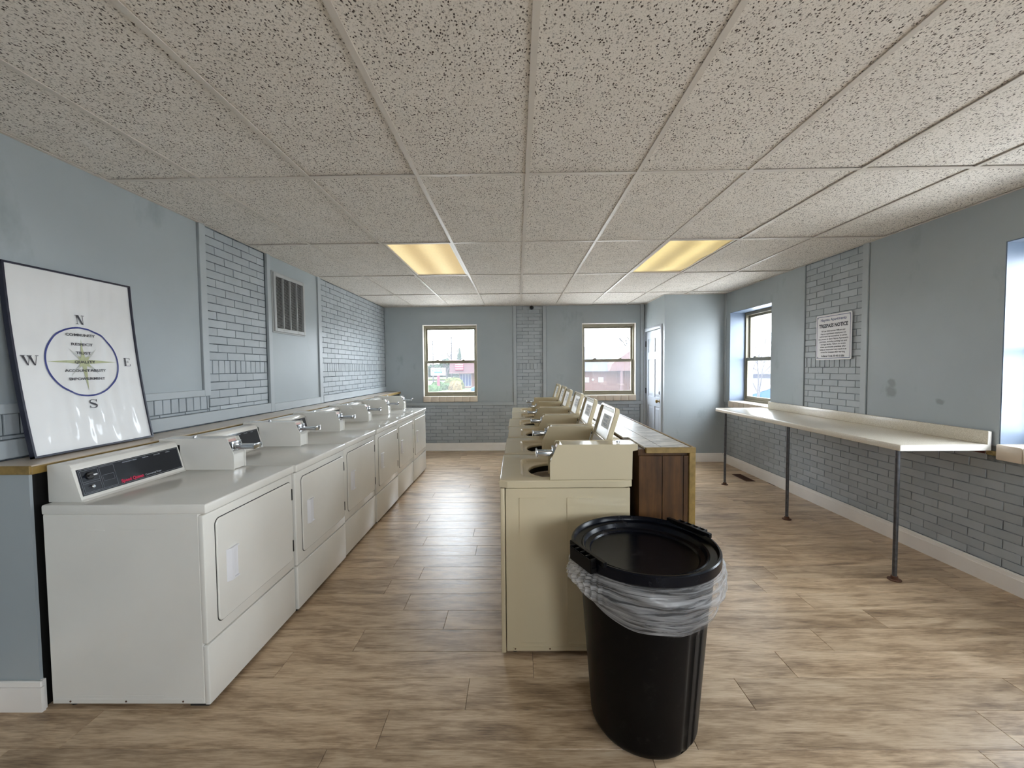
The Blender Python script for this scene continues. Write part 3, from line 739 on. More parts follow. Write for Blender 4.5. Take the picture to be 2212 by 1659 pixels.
    p.loops([[face(ya, .05, 0), face(yb, .05, 0), face(yb, .94, 0), face(ya, .94, 0)], [face(ya+.001, .06, .0022), face(yb-.001, .06, .0022), face(yb-.001, .93, .0022), face(ya+.001, .93, .0022)]])
    p.quad(face(ya+.001, .06, .0022), face(yb-.001, .06, .0022), face(yb-.001, .93, .0022), face(ya+.001, .93, .0022)); cp = p.build('control_panel', 'panel_black', t, smooth=False)
    ln = MB(); o3 = .0032
    def hl(y0_, y1_, s, w=.012): ln.quad(face(y0_, s, o3), face(y1_, s, o3), face(y1_, s+w, o3), face(y0_, s+w, o3))
    def vl(y, s0, s1, w=.0013): ln.quad(face(y, s0, o3), face(y+w, s0, o3), face(y+w, s1, o3), face(y, s1, o3))
    hl(ya+.006, yb-.006, .085); hl(ya+.006, yb-.006, .89); vl(ya+.006, .085, .9); vl(yb-.007, .085, .9)
    for y, s0, s1 in ((ya+.012, .13, .86), (ya+.085, .13, .86), (ya+.093, .13, .86), (ya+.158, .13, .86)): vl(y, s0, s1)
    for a, b, s in ((ya+.012, ya+.085, .13), (ya+.093, ya+.158, .13), (ya+.012, ya+.085, .50), (ya+.012, ya+.085, .56), (ya+.012, ya+.158, .85), (ya+.100, ya+.150, .42), (ya+.100, ya+.150, .62)): hl(a, b, s, .009)
    vl(ya+.100, .42, .63, .001); vl(ya+.150, .42, .63, .001)
    ln.build('panel_lines', 'print_grey', cp, smooth=False, recalc=False)
    Lf = (A-B).length
    def tf(yc, sc_): return lambda u, v: face(yc+u, sc_ - v/Lf, .0034)
    put('brand_lettering', join_mesh('brand_lettering', [text_mesh('Speed Queen', .021, tf(ya+.232, .80), 1.0, .0012)]), 'print_red', cp)
    put('panel_lettering', join_mesh('panel_lettering', [text_mesh('Commercial Dryer', .0125, tf(ya+.345, .81), .95), text_mesh('PERMANENT PRESS', .007, tf(ya+.24, .16), 1.25), text_mesh('NORMAL', .007, tf(ya+.325, .16), 1.2), text_mesh('DELICATE', .007, tf(ya+.39, .16), 1.2), text_mesh('FABRICS', .006, tf(ya+.456, .16), 1.2)]), 'print_white', cp)['kind'] = 'stuff'
    kc = face(ya+.048, .33, .002)
    m = Matrix.Translation(kc) @ Matrix.Rotation(math.atan2(nrm.x, nrm.z), 4, 'Y')
    k = MB().lathe([(.017, 0), (.0165, .006), (.012, .008), (0, .008)], seg=20).box(-.0045, .0045, -.016, .016, .006, .020, .002); bmesh.ops.transform(k.bm, matrix=m, verts=k.bm.verts[:]); k.build('selector_knob', 'black', cp)
    k = MB().box(-.003, .003, -.001, .016, .017, .0212, .001, 1); bmesh.ops.transform(k.bm, matrix=m, verts=k.bm.verts[:]); k.build('knob_pointer', 'handle_white', cp)
    m = Matrix.Translation(face(ya+.046, .70, .002)) @ Matrix.Rotation(math.atan2(nrm.x, nrm.z), 4, 'Y')
    k = MB().lathe([(.008, 0), (.0075, .009), (.005, .011), (0, .011)], seg=16); bmesh.ops.transform(k.bm, matrix=m, verts=k.bm.verts[:]); k.build('start_button', 'chrome', cp)
    coin_box(t, 'dryer', -.272, 1, .586, .700-.012, DH, 1.062, .302, .118, .105)
    return t
dl = ['front loading dryer nearest the compass poster, its whole grey side in view', 'second dryer counted from the compass poster end of the row',
      'third dryer of the row, just past the middle brick strip', 'fourth dryer of the row, under the wall air grille',
      'fifth dryer of the row, last but one before the far window', 'last dryer of the row, at the far window end beside the aisle']
dr = make_dryer(dl[0])
for i, dx in enumerate((0, .010, .000, .008, .002, .006)):
    loc = (-1.315+dx, 1.668+.688*i, 0)
    if i: dup(dr, loc, dl[i])

# ------------------------------------------------------------------ top loading washers
WW, WD, WH = .614, .655, .887
def make_washer(label):
    t = thing('washer', label, 'washer', (-.092, 1.995, 0), 0, 'coin washers along the wood partition')
    mb = MB().box(.030, WD-.012, .003, .012, .022, .846, .002, 1).box(.030, WD-.012, WW-.012, WW-.003, .022, .846, .002, 1).box(WD-.020, WD-.012, .012, WW-.012, .022, .846).box(.030, WD-.02, .012, WW-.012, .022, .030)
    for x0, x1 in ((.098, .228), (.333, .463)):
        mb.box(x0, x1, -.0010, .0036, .793, .799).box(x0, x1, -.0005, .0036, .060, .066)
        mb.box(x0, x0+.004, -.0005, .0036, .066, .793)
    mb.build('cabinet', 'washer', t)
    MB().box(.004, .0265, .002, WW-.002, .012, .846, .006, 3).build('front_panel', 'washer', t)
    MB().box(.06, WD-.02, .0012, .006, .026, .046, .001, 1).build('base_rail', 'washer', t)
    for x in (.072, .245, .49): MB().lathe([(0, -.003), (.004, -.002), (.005, .001)], (x, .002, .036), 'y', 8).build('screw', 'rust', t)
    for x in (.07, .58):
        for y in (.05, WW-.05): MB().lathe([(.020, 0), (.020, .006), (.009, .010), (.009, .03)], (x, y, 0), 'z', 12).build('levelling_foot', 'black', t)
    # top with the lid recess and the round tub opening
    N = 64; cx, cy = .327, .287; r0 = .174
    def ring(fn, z): return [(*fn(2*math.pi*i/N), z) for i in range(N)]
    def rect(x0, x1, y0, y1, r):
        def f(a):
            dx, dy = math.cos(a), math.sin(a); k = 1e9
            if dx > 1e-9: k = min(k, (x1-cx)/dx)
            if dx < -1e-9: k = min(k, (x0-cx)/dx)
            if dy > 1e-9: k = min(k, (y1-cy)/dy)
            if dy < -1e-9: k = min(k, (y0-cy)/dy)
            px, py = cx+dx*k, cy+dy*k
            qx, qy = min(max(px, x0+r), x1-r), min(max(py, y0+r), y1-r); v = Vector((px-qx, py-qy))
            if v.length > 1e-9 and r > 0 and px != qx and py != qy: v = v.normalized()*r; px, py = qx+v.x, qy+v.y
            return px, py
        return f
    circ = lambda r: (lambda a: (cx+r*math.cos(a), cy+r*math.sin(a)))
    rx = (.108, .512, .066, .484)
    o = lambda d: rect(.0+d, WD-d, d, WW-d, .004)
    mb = MB().loops([ring(o(.012), .846), ring(o(.0), .850), ring(o(.0), WH-.007), ring(o(.003), WH-.0015), ring(o(.010), WH), ring(rect(*rx, .045), WH),
        ring(rect(rx[0]+.004, rx[1]-.004, rx[2]+.004, rx[3]-.004, .042), WH-.003), ring(rect(rx[0]+.016, rx[1]-.016, rx[2]+.016, rx[3]-.016, .036), WH-.016), ring(rect(rx[0]+.022, rx[1]-.022, rx[2]+.022, rx[3]-.022, .034), WH-.017),
        ring(circ(r0+.010), WH-.019), ring(circ(r0+.003), WH-.022), ring(circ(r0), WH-.028), ring(circ(r0), WH-.036)]).build('top_panel', 'washer', t)
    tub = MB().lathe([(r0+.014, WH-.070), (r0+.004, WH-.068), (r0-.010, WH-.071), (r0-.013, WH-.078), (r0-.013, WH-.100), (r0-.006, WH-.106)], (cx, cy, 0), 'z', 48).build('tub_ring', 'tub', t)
    MB().lathe([(r0+.016, WH-.034), (r0+.018, WH-.072), (r0+.010, WH-.11), (r0+.010, WH-.34), (.0, WH-.35)], (cx, cy, 0), 'z', 48).build('tub', 'hole', t)  # tub coloured near-black, shade of the opening put into its colour
    MB().lathe([(.055, WH-.345), (.045, WH-.24), (.030, WH-.17), (0, WH-.165)], (cx, cy, 0), 'z', 24).build('agitator', 'black', t)
    coin_box(t, 'washer', .250, -1, .003, .128, WH, 1.062, .404, .026)
    # control console behind the lid: sloped white face with printed instructions
    y0, y1 = .136, WW-.004
    MB().prism([(.655, WH), (.655, 1.045), (.640, 1.052), (.576, 1.052), (.564, 1.044), (.525, .900), (.521, WH)], 'y', y0, y1, .003, 2).build('console', 'washer', t)
    A, B = Vector((.5635, 0, 1.041)), Vector((.526, 0, .905)); n_ = Vector((-.136, 0, .0375)).normalized()
    def face(y, s, off): p = A.lerp(B, s)+n_*off; return (p.x, y, p.z)
    cp = MB().quad(face(y0+.01, .04, .001), face(y1-.01, .04, .001), face(y1-.01, .95, .001), face(y0+.01, .95, .001)).build('control_panel', 'sign_white', t, smooth=False, recalc=False)
    Lf = (A-B).length
    # reading direction runs towards -y when one faces the washer
    tf = lambda yc, s: (lambda u, v: face(yc-u, s-v/Lf, .002))
    put('panel_lettering', join_mesh('panel_lettering', [text_mesh('NORMAL', .012, tf(y1-.06, .2), 1.1), text_mesh('HOT WARM COLD', .010, tf(y1-.08, .36), 1.0), text_mesh('START', .012, tf(y1-.05, .55), 1.0), text_mesh('PERM PRESS', .010, tf(y0+.09, .25), 1.0), text_mesh('DELICATES', .010, tf(y0+.09, .45), 1.0)]), 'print_grey', cp)['kind'] = 'stuff'
    # lid: a shallow tray standing open, leaning back on the console
    la, lb = Vector((.511, 0, .898)), Vector((.610, 0, 1.226)); u = (lb-la).normalized(); n2 = Vector((-u.z, 0, u.x)); LL = (lb-la).length
    y0, y1 = .150, .530
    def P(y, v, off): p = la+u*v+n2*off; return (p.x, y, p.z)
    def rl(o_, off, r): return [P(a, b, off) for a, b in rrect(y0+o_, y1-o_, o_, LL-o_, r)]
    mb = MB().loops([rl(.010, -.030, .030), rl(.002, -.024, .032), rl(0, -.004, .034), rl(.003, 0, .032), rl(.012, 0, .026), rl(.016, -.010, .024), rl(.034, -.012, .02)])
    mb.bm.faces.new([mb.bm.verts.new(p) for p in rl(.010, -.030, .030)]); bmesh.ops.remove_doubles(mb.bm, verts=mb.bm.verts[:], dist=1e-5)
    lid = mb.build('lid', 'washer', t)
    g = MB(); g.bm.faces.new([g.bm.verts.new(p) for p in rl(.034, -.012, .02)]); g.build('lid_lining', 'lid_inner', lid, smooth=False)
    MB().quad(P(.235, LL*.62, -.0112), P(.415, LL*.62, -.0112), P(.415, LL*.84, -.0112), P(.235, LL*.84, -.0112)).build('lid_sticker', 'sticker', lid, smooth=False)
    put('sticker_lettering', join_mesh('sticker_lettering', [text_mesh(s, .018, (lambda vv: (lambda a, b: P(.325-a, LL*vv+b, -.0105)))(q), 1.1, .0006) for s, q in (('WARNING', .80), ('DO NOT', .73), ('OVERLOAD', .67))]), 'print_grey', lid)['kind'] = 'stuff'
    for y in (y0+.007, y1-.007):
        c = P(y, LL*.42, .001); m = Matrix.Translation(c) @ Matrix.Rotation(math.atan2(n2.x, n2.z), 4, 'Y')
        k = MB().lathe([(.008, 0), (.007, .004), (0, .005)], seg=12); bmesh.ops.transform(k.bm, matrix=m, verts=k.bm.verts[:]); k.build('rubber_bumper', 'black', lid)
    return t
wl = ['top loading washer with open lid nearest the black bin, its side panel facing us', 'second washer from the black bin end of the row, lid open',
      'third washer from the black bin end of the row, lid open', 'fourth washer from the black bin end, third from the far wall',
      'fifth washer from the black bin end, last but one before the far wall', 'last washer of the row, beside the far brick strip']
wa = make_washer(wl[0])
for i, dx in enumerate((0, .006, .014, .006, .030, .026)):
    if i: dup(wa, (-.092+dx, 1.995+.6225*i, 0), wl[i])

# ------------------------------------------------------------------ wood partition behind the washers
def partition():
    t = thing('partition', 'low partition of dark wood panelling with a stained tile top behind the washers', 'partition', (.590, 1.995, 0))
    L = 3.76; w = .277
    MB().box(.004, w-.012, .014, L, 0, 1.004).build('core', 'panelling', t)
    for x0, x1 in ((.004, .1155), (.1185, .219), (.222, .246)): MB().box(x0, x1, .002, .014, .004, 1.004, .0015, 1).build('plank', 'panelling', t)
    MB().box(.1145, .1195, .006, .0145, .004, 1.004).box(.2175, .2235, .006, .0145, .004, 1.004).build('groove', 'black', t)
    MB().box(.246, w, -.006, .014, .004, 1.020, .002, 1).build('corner_post', 'gold', t)
    MB().box(.036, w, -.008, .014, 1.018, 1.045, .002, 1).box(w-.014, w, .014, L, 1.018, 1.046, .002, 1).build('edge_strip', 'gold', t)
    MB().box(.004, w-.014, .014, L, 1.004, 1.034).build('top_board', 'panelling', t)
    y = .014; i = 0
    while y < L-.01:
        y1 = min(y+.305, L)
        for x0, x1 in ((.036 if y < .1 else .006, .118), (.120, w-.016)): MB().box(x0, x1, y+.001, y1-.001, 1.034, 1.0435, .0012, 1).build('top_tile', 'top_tile', t)
        y = y1
partition()

# ------------------------------------------------------------------ folding counter with pipe legs
def counter():
    t = thing('folding_counter', 'long cream laminate folding counter with backsplash on three grey pipe legs', 'counter', (2.50, 2.69, 0))
    L, w = 2.49, .590
    MB().prism([(0, .875), (0, .902), (.004, .909), (.012, .912), (w, .912), (w, .872), (.0, .872)], 'y', .004, L, .0015, 1).build('worktop', 'counter', t)
    MB().box(w-.022, w, .004, L-.14, .912, 1.0, .004).build('backsplash', 'counter', t)
    MB().prism([(.002, .8725), (.002, .906), (.008, .911), (w-.024, .911), (w-.022, .998), (w-.002, .998), (w-.002, .8725)], 'y', 0, .004).build('end_cap', 'counter_end', t)
    for y in (.030, 1.125, 2.27):
        lg = MB().tube([(.014, y, .010), (.014, y, .872)], .0135, 14).build('leg', 'steel', t)
        MB().lathe([(0, .0), (.038, 0), (.038, .005), (.022, .008), (.019, .026), (.014, .028)], (.014, y, 0), 'z', 24).build('flange', 'rust', lg)
counter()
# bare brick and mortar showing where the paint stops under the counter end
for y0, y1 in ((2.74, 2.85), (2.86, 2.975)): MB().box(XR+.003, XR+.013, y0, y1, .842, .868, .003, 1).build('brick', 'bare_brick', wall_right)
MB().box(XR+.004, XR+.013, 2.672, 2.735, .838, .869, .005, 2).build('mortar_patch', 'mortar', wall_right)
t = thing('floor_register', 'brown floor register grille set in the planks under the folding counter', 'floor vent', (2.842, 5.085, 0))
mb = MB()
for x0, x1, y0, y1 in ((0, .008, 0, .34), (.107, .115, 0, .34), (.008, .107, 0, .008), (.008, .107, .332, .34)): mb.box(x0, x1, y0, y1, .0005, .005, .001, 1)
mb.build('frame', 'register', t)
MB().box(.008, .107, .008, .332, .0004, .001).build('duct', 'hole', t)  # near-black sheet paints the shade of the open duct
for i in range(20): MB().box(.010, .105, .014+i*.016, .018+i*.016, .001, .004).build('louvre', 'register', t)

# ------------------------------------------------------------------ framed compass poster
def poster():
    Yc, Hp, Wp = 2.09, .885, .600
    base = Vector((-2.172, Yc, 1.0525))
    t = thing('framed_poster', 'framed white compass poster with values in a blue ring, leaning on the ledge', 'poster', base)
    def S(s, v, off=0):     # s along y from the centre, v up the sheet 0..1, local
        x = -.103*v - .016*4*v*(1-v); z = Hp*v
        dx, dz = -.103 - .064*(1-2*v), Hp; l = math.hypot(dx, dz)
        return (x+off*dz/l, s, z-off*dx/l)
    mb = MB(); hw = Wp/2
    mb.grid(lambda a, b: S(-hw+.008+a*(Wp-.016), .008+b*.984, -.002), 1, 16); mb.build('backing', 'navy', t)
    g = MB(); rr = random.Random(5)
    def wr(a, b):   # cockled paper: soft vertical pleats, stronger low down
        e = math.sin(math.pi*a)*min(1, 8*b*(1-b)+.25)
        return 1.7*e*(.0016*math.sin(28*a+3*math.sin(5*b)+2)+.0011*math.sin(61*a-4*b*b)*(.4+b)+.0022*math.exp(-((a-.35-.9*(.28-b))**2)/.004)*math.exp(-((b-.18)**2)/.02))
    WR = lambda s, v: wr(min(1, max(0, (s+hw-.008)/(Wp-.016))), (v-.009)/.982)
    g.grid(lambda a, b: S(-hw+.008+a*(Wp-.016), .009+b*.982, .0085+wr(a, b)), 72, 60).build('sheet', 'paper', t)
    fr = MB(); fw = .0085
    for sg in (-1, 1):
        for k in range(16):
            a, b = k/16, (k+1)/16; y0, y1 = sorted((sg*hw, sg*(hw-fw)))
            lo = [S(y0, a, -.006), S(y1, a, -.006), S(y1, a, .017), S(y0, a, .017)]; hi = [S(y0, b, -.006), S(y1, b, -.006), S(y1, b, .017), S(y0, b, .017)]
            fr.loops([lo, hi])
    for a, b in ((0, .0095), (.9905, 1)):
        lo = [S(-hw, a, -.006), S(hw, a, -.006), S(hw, a, .017), S(-hw, a, .017)]; hi = [S(-hw, b, -.006), S(hw, b, -.006), S(hw, b, .017), S(-hw, b, .017)]
        fr.loops([lo, hi]); fr.bm.faces.new([fr.bm.verts.new(p) for p in lo]); fr.bm.faces.new([fr.bm.verts.new(p) for p in hi[::-1]])
    fr.build('frame', 'navy', t)
    # print: mapped onto the curved sheet, u to the right (+y) and v up, both in metres from the ring's centre
    VC = .496
    def T(u, v, off=.0045): q = VC+v/Hp; return S(-.002+u, q, off+.0065+WR(u-.002, q))
    def Tf(off): return lambda u, v: T(u, v, off)
    ring = MB(); R = .177; n = 96
    pts = [[T(r*math.cos(2*math.pi*i/n), r*math.sin(2*math.pi*i/n), .0045) for i in range(n)] for r in (R+.001, R-.0072)]; ring.loops(pts); ring.build('ring', 'ink_blue', t, smooth=False, recalc=False)
    def star(nm, mat, spikes, off):
        s = MB()
        for ang, ln, wd in spikes:
            a = math.radians(ang); d = (math.cos(a), math.sin(a)); p = (-d[1], d[0]); N = 8
            for k in range(N):
                f0, f1 = k/N, (k+1)/N; w0, w1 = wd*(1-f0), wd*(1-f1)
                s.quad(*[T(d[0]*ln*f+p[0]*w, d[1]*ln*f+p[1]*w, off) for f, w in ((f0, -w0), (f0, w0), (f1, w1), (f1, -w1))])
        s.build(nm, mat, t, smooth=False, recalc=False)
    star('minor_points', 'ink_grey', [(45, .098, .010), (135, .098, .010), (225, .098, .010), (315, .098, .010)], .0040)
    star('compass_star', 'ink_green', [(0, .168, .012), (180, .168, .012), (90, .118, .013), (270, .150, .012), (45, .04, .018), (135, .04, .018), (225, .04, .018), (315, .04, .018)], .0043)
    words = [(w, v) for w, v in (('COMMUNITY', .136), ('RESPECT', .088), ('TRUST', .044), ('QUALITY', -.002), ('ACCOUNTABILITY', -.046), ('EMPOWERMENT', -.088))]
    lens = {'COMMUNITY': .145, 'RESPECT': .105, 'TRUST': .075, 'QUALITY': .098, 'ACCOUNTABILITY': .205, 'EMPOWERMENT': .180}
    for w, v in words:
        vs, fs = text_mesh(w, .0185, lambda a, b: (a, b), 1.0, .0004); xs = [q[0] for q in vs]; k = lens[w]/(max(xs)-min(xs))
        # thin slab serifs along the cap line and base line
        ys = [q[1] for q in vs]; y0, y1 = min(ys), max(ys)
        put('lettering', join_mesh('lettering', [([T(q[0]*k, q[1]+v, .0062) for q in vs], fs)]), 'ink', t)
    # large roman capitals drawn stroke by stroke
    def roman(nm, strokes, cu, cv, h):
        m = MB()
        for q in strokes:
            q = [Vector((cu+(a-.5)*h, cv+(b-.5)*h)) for a, b in q]; N = 5
            bl = lambda i, j: q[0].lerp(q[1], i/N).lerp(q[3].lerp(q[2], i/N), j/N)
            for i in range(N):
                for j in range(N): m.quad(*[T(*bl(*ij), .0062) for ij in ((i, j), (i+1, j), (i+1, j+1), (i, j+1))])
        m.build(nm, 'ink', t, smooth=False, recalc=False)
    def bar(x0, x1, y0, y1): return [(x0, y0), (x1, y0), (x1, y1), (x0, y1)]
    Nn = [bar(.12, .17, 0, 1), bar(.83, .88, 0, 1), [(.08, 1), (.36, 1), (.92, 0), (.72, 0)], bar(0, .30, 0, .05), bar(-.02, .2, .95, 1), bar(.70, 1.02, .95, 1)]
    Ee = [bar(.12, .30, 0, 1), bar(0, .86, 0, .05), bar(0, .84, .95, 1), bar(.30, .58, .48, .53), bar(.80, .86, 0, .26), bar(.78, .84, .76, 1), bar(.55, .60, .38, .64)]
    Ww = [[(-.18, 1), (.06, 1), (.36, 0), (.26, 0)], [(.50, .92), (.54, .92), (.34, 0), (.28, 0)], [(.40, 1), (.64, 1), (.92, 0), (.82, 0)], [(1.10, 1), (1.15, 1), (.92, 0), (.86, 0)], bar(-.26, .16, .95, 1), bar(.32, .72, .95, 1), bar(.98, 1.26, .95, 1)]
    roman('north_letter', Nn, .004, .2155, .047); roman('east_letter', Ee, .232, .002, .046); roman('west_letter', Ww, -.238, .003, .046)
    # S: a ribbon of varying width
    cv = [(.78, .80), (.62, .96), (.40, .97), (.20, .84), (.20, .66), (.40, .53), (.62, .44), (.80, .28), (.74, .10), (.52, .02), (.30, .05), (.14, .22)]; wd = [.03, .035, .04, .07, .10, .13, .13, .10, .07, .04, .035, .03]
    pp = []
    for i in range(len(cv)):
        a, b = Vector(cv[max(i-1, 0)]), Vector(cv[min(i+1, len(cv)-1)]); d = (b-a).normalized(); nn = Vector((-d.y, d.x)); c = Vector(cv[i]); pp.append((c+nn*wd[i]*.8, c-nn*wd[i]*.8))
    Ss = [[tuple(pp[i][0]), tuple(pp[i][1]), tuple(pp[i+1][1]), tuple(pp[i+1][0])] for i in range(len(pp)-1)] + [bar(.76, .84, .70, .98), bar(.10, .17, .02, .30)]
    roman('south_letter', Ss, .006, -.217, .045)
poster()

# ------------------------------------------------------------------ trespass notice on the brick strip
def notice():
    t = thing('notice_sign', 'white trespass notice board with blue border screwed to the brick strip', 'sign', (XR-.002, 4.058, 1.715))
    hw, hh = .224, .224
    mb = MB().prism(rrect(-hw, hw, -hh, hh, .014), 'x', -.006, 0, .001, 1); mb.build('board', 'sign_white', t)
    def T(u, v, off=.0068): return (-off, -u, v)      # read by someone facing the wall: u runs towards -y
    b = MB()
    for x0, x1, y0, y1 in ((-.212, .212, .204, .209), (-.212, .212, -.209, -.204), (-.212, -.207, -.209, .209), (.207, .212, -.209, .209)): b.quad(T(x0, y0), T(x1, y0), T(x1, y1), T(x0, y1))
    b.build('border', 'sign_blue', t, smooth=False, recalc=False)
    def line(s, v, width, size, bold):
        vs, fs = text_mesh(s, size, lambda a, c: (a, c), 1.0, bold); xs = [q[0] for q in vs]; k = width/(max(xs)-min(xs)); return [T(q[0]*k, q[1]+v) for q in vs], fs
    put('heading_lettering', join_mesh('heading_lettering', [line('Haynes Apartments', .172, .325, .037, .0007)]), 'sign_blue', t)
    put('title_lettering', join_mesh('title_lettering', [line('TRESPASS NOTICE', .113, .365, .048, .0024)]), 'ink', t)
    body = [('All Law Enforcement Officers and', .30), ('Haynes apartment employees are', .32), ('authorized representatives to advise', .345), ('any person to leave Haynes Apartments', .375), ('premises, including parking lots and', .345), ('storage facility. Failure to vacate', .315), ('these apartments premises after', .325), ('being so instructed may result in an', .335), ('arrest for trespass after warning.', .31)]
    put('body_lettering', join_mesh('body_lettering', [line(s, .062-.0262*i, w, .0215, .0004) for i, (s, w) in enumerate(body)] + [line('Indiana Code 35-43-2-2(b)', -.186, .29, .024, .0010)]), 'ink', t)['kind'] = 'stuff'
    for u in (-.20, .20):
        for v in (-.20, .20): MB().lathe([(0, -.003), (.004, -.002), (.005, 0)], (-.006, u*.985, v*.985), 'x', 10).build('screw', 'chrome', t)
notice()

# ------------------------------------------------------------------ return air grille, camera
def grille():
    t = thing('air_grille', 'grey return air grille of fine louvres high on the smooth wall panel', 'vent', (XL+.001, 3.835, 1.808))
    w, h = .555, .552
    mb = MB()
    for y0, y1, z0, z1 in ((0, .032, 0, h), (w-.032, w, 0, h), (.032, w-.032, 0, .036), (.032, w-.032, h-.032, h)): mb.box(0, .028, y0, y1, z0, z1, .003, 1)
    for y0, y1, z0, z1 in ((-.012, 0, -.012, h+.012), (w, w+.012, -.012, h+.012), (0, w, -.012, 0), (0, w, h, h+.012)): mb.box(0, .012, y0, y1, z0, z1, .002, 1)
    mb.build('frame', 'grille', t)
    MB().box(0, .003, .03, w-.03, .03, h-.03).build('filter', 'grille_dark', t)
    bw = (w-.064)/4
    for i in range(1, 4): MB().box(.010, .026, .032+i*bw-.005, .032+i*bw+.005, .036, h-.032, .001, 1).build('divider', 'grille', t)
    n = 42; me = None
    for i in range(n):
        z = .042+i*(h-.080)/n
        me_ = MB().prism([(.006, .0075), (.008, .0085), (.022, .0012), (.021, 0)], 'y', .033, w-.033).mesh('louvre') if me is None else me
        me = me_; put('louvre', me, 'grille', t, (0, 0, z))
    for y in (.15, .42): MB().box(.027, .031, y-.015, y+.015, .010, .022, .001, 1).build('latch', 'grille', t)
grille()
t = thing('security_camera', 'small black dome security camera above the far brick strip', 'camera', (.262, YF, 2.475))
MB().lathe([(0, -.006), (.030, -.008), (.034, -.014), (.034, -.03), (.03, -.034), (0, -.034)], (0, .001, 0), 'y', 24).build('base', 'black', t)
MB().lathe([(.026, -.034), (.026, -.045), (.018, -.060), (.006, -.068), (0, -.069)], (0, 0, 0), 'y', 24).build('dome', 'panel_black', t)

# ------------------------------------------------------------------ black bin with lid and liner
BINC = (.507, 1.648)
def bin_():
    t = thing('trash_can', 'large round black plastic trash can with sunken lid standing before the washers', 'trash can', (*BINC, 0))
    def rad(z, a):
        r = .207 + .052*min(1, z/.70)
        if z < .03: r -= .012*(1-z/.03)**2
        zw = .555 + .018*math.sin(2*a+.6) + .012*math.sin(4*a)
        r += .006/(1+math.exp(-(z-zw)*700))
        for ac in (-.98, 2.16):           # ribbed channels down two sides
            d = (a-ac+math.pi) % (2*math.pi) - math.pi
            if abs(d) < .22 and z < .50:
                e = 1 if z < .46 else max(0, 1-((z-.46)/.04)**2)
                r -= .006*e*(1/(1+math.exp((abs(d)-.15)*120))) - .005*e*(1/(1+math.exp((abs(d)-.05)*160)))
        return r
    n, m = 200, 90
    mb = MB().grid(lambda u, v: (lambda a, z: (rad(z, a)*math.cos(a), rad(z, a)*math.sin(a), z))(2*math.pi*u, .70*v), n, m, closed_u=True)
    mb.lathe([(.196, .001), (0, .004)], seg=40); mb.build('body', 'bin', t)
    # lid: rolled rim, flat shelf, two steps down to a dished floor
    lid = MB().lathe([(.270, .690), (.286, .690), (.2885, .694), (.2885, .728), (.285, .733), (.279, .733), (.276, .729), (.272, .716), (.247, .713), (.243, .716), (.238, .714), (.231, .698), (.226, .695), (.214, .692), (.209, .685), (.12, .678), (0, .675)], seg=96).build('lid', 'bin_lid', t)
    for ang in (math.radians(205), math.radians(29)):
        c = MB()
        def B(x0, x1, y0, y1, z0, z1): c.box(x0, x1, y0, y1, z0, z1, .002, 1)
        B(.278, .304, -.07, .07, .690, .712); B(.299, .305, -.07, .07, .690, .741)
        for y in (-.07, -.04, -.005, .03, .063): B(.276, .303, y-.003, y+.004, .706, .744)
        B(.262, .280, -.11, .11, .725, .745)
        bmesh.ops.transform(c.bm, matrix=Matrix.Rotation(ang, 4, 'Z'), verts=c.bm.verts[:]); c.build('latch_handle', 'bin', lid)
    MB().lathe([(.246, .64), (.262, .698), (.268, .700), (.268, .694)], seg=64).build('rim', 'bin', t)
    # clear liner folded out over the rim
    tb = t
    rr = random.Random(11); ph = [rr.uniform(0, 6.28) for _ in range(12)]
    def near(a, c, w): d = (a-c+math.pi) % (2*math.pi) - math.pi; return math.exp(-(d/w)**2)
    def bag(u, v):
        a = 2*math.pi*u
        g1, g2 = near(a, math.radians(203), .30), near(a, math.radians(8), .55)
        drop = .105 + .085*max(0, math.cos(a-math.radians(280)))**1.2 + .008*math.sin(3*a+ph[0]) - .03*g1
        z = .692 - drop*v
        out = math.sin(math.pi*min(1, v*.95+.02))**.7
        r = .282 - .016*v + (.016+.040*g1+.036*g2)*out
        w_ = .006*math.sin(13*v+3*math.sin(2*a+ph[2])+1.5*math.sin(5*a)+ph[3])*(.3+.7*v) + .003*math.sin(23*v-6*a+ph[4]) + .0016*math.sin(23*a+9*v+ph[5])
        w_ += .011*g1*math.sin(78*a)
        r += w_*math.sin(math.pi*min(1, .1+v*.9))
        r = max(r, rad(max(z, 0), a)+.004)
        return (r*math.cos(a), r*math.sin(a), z + .002*math.sin(11*a+ph[6])*v)
    MB().grid(bag, 320, 26, uv=True, closed_u=True).build('bag_liner', 'bag', tb, recalc=False)
bin_()

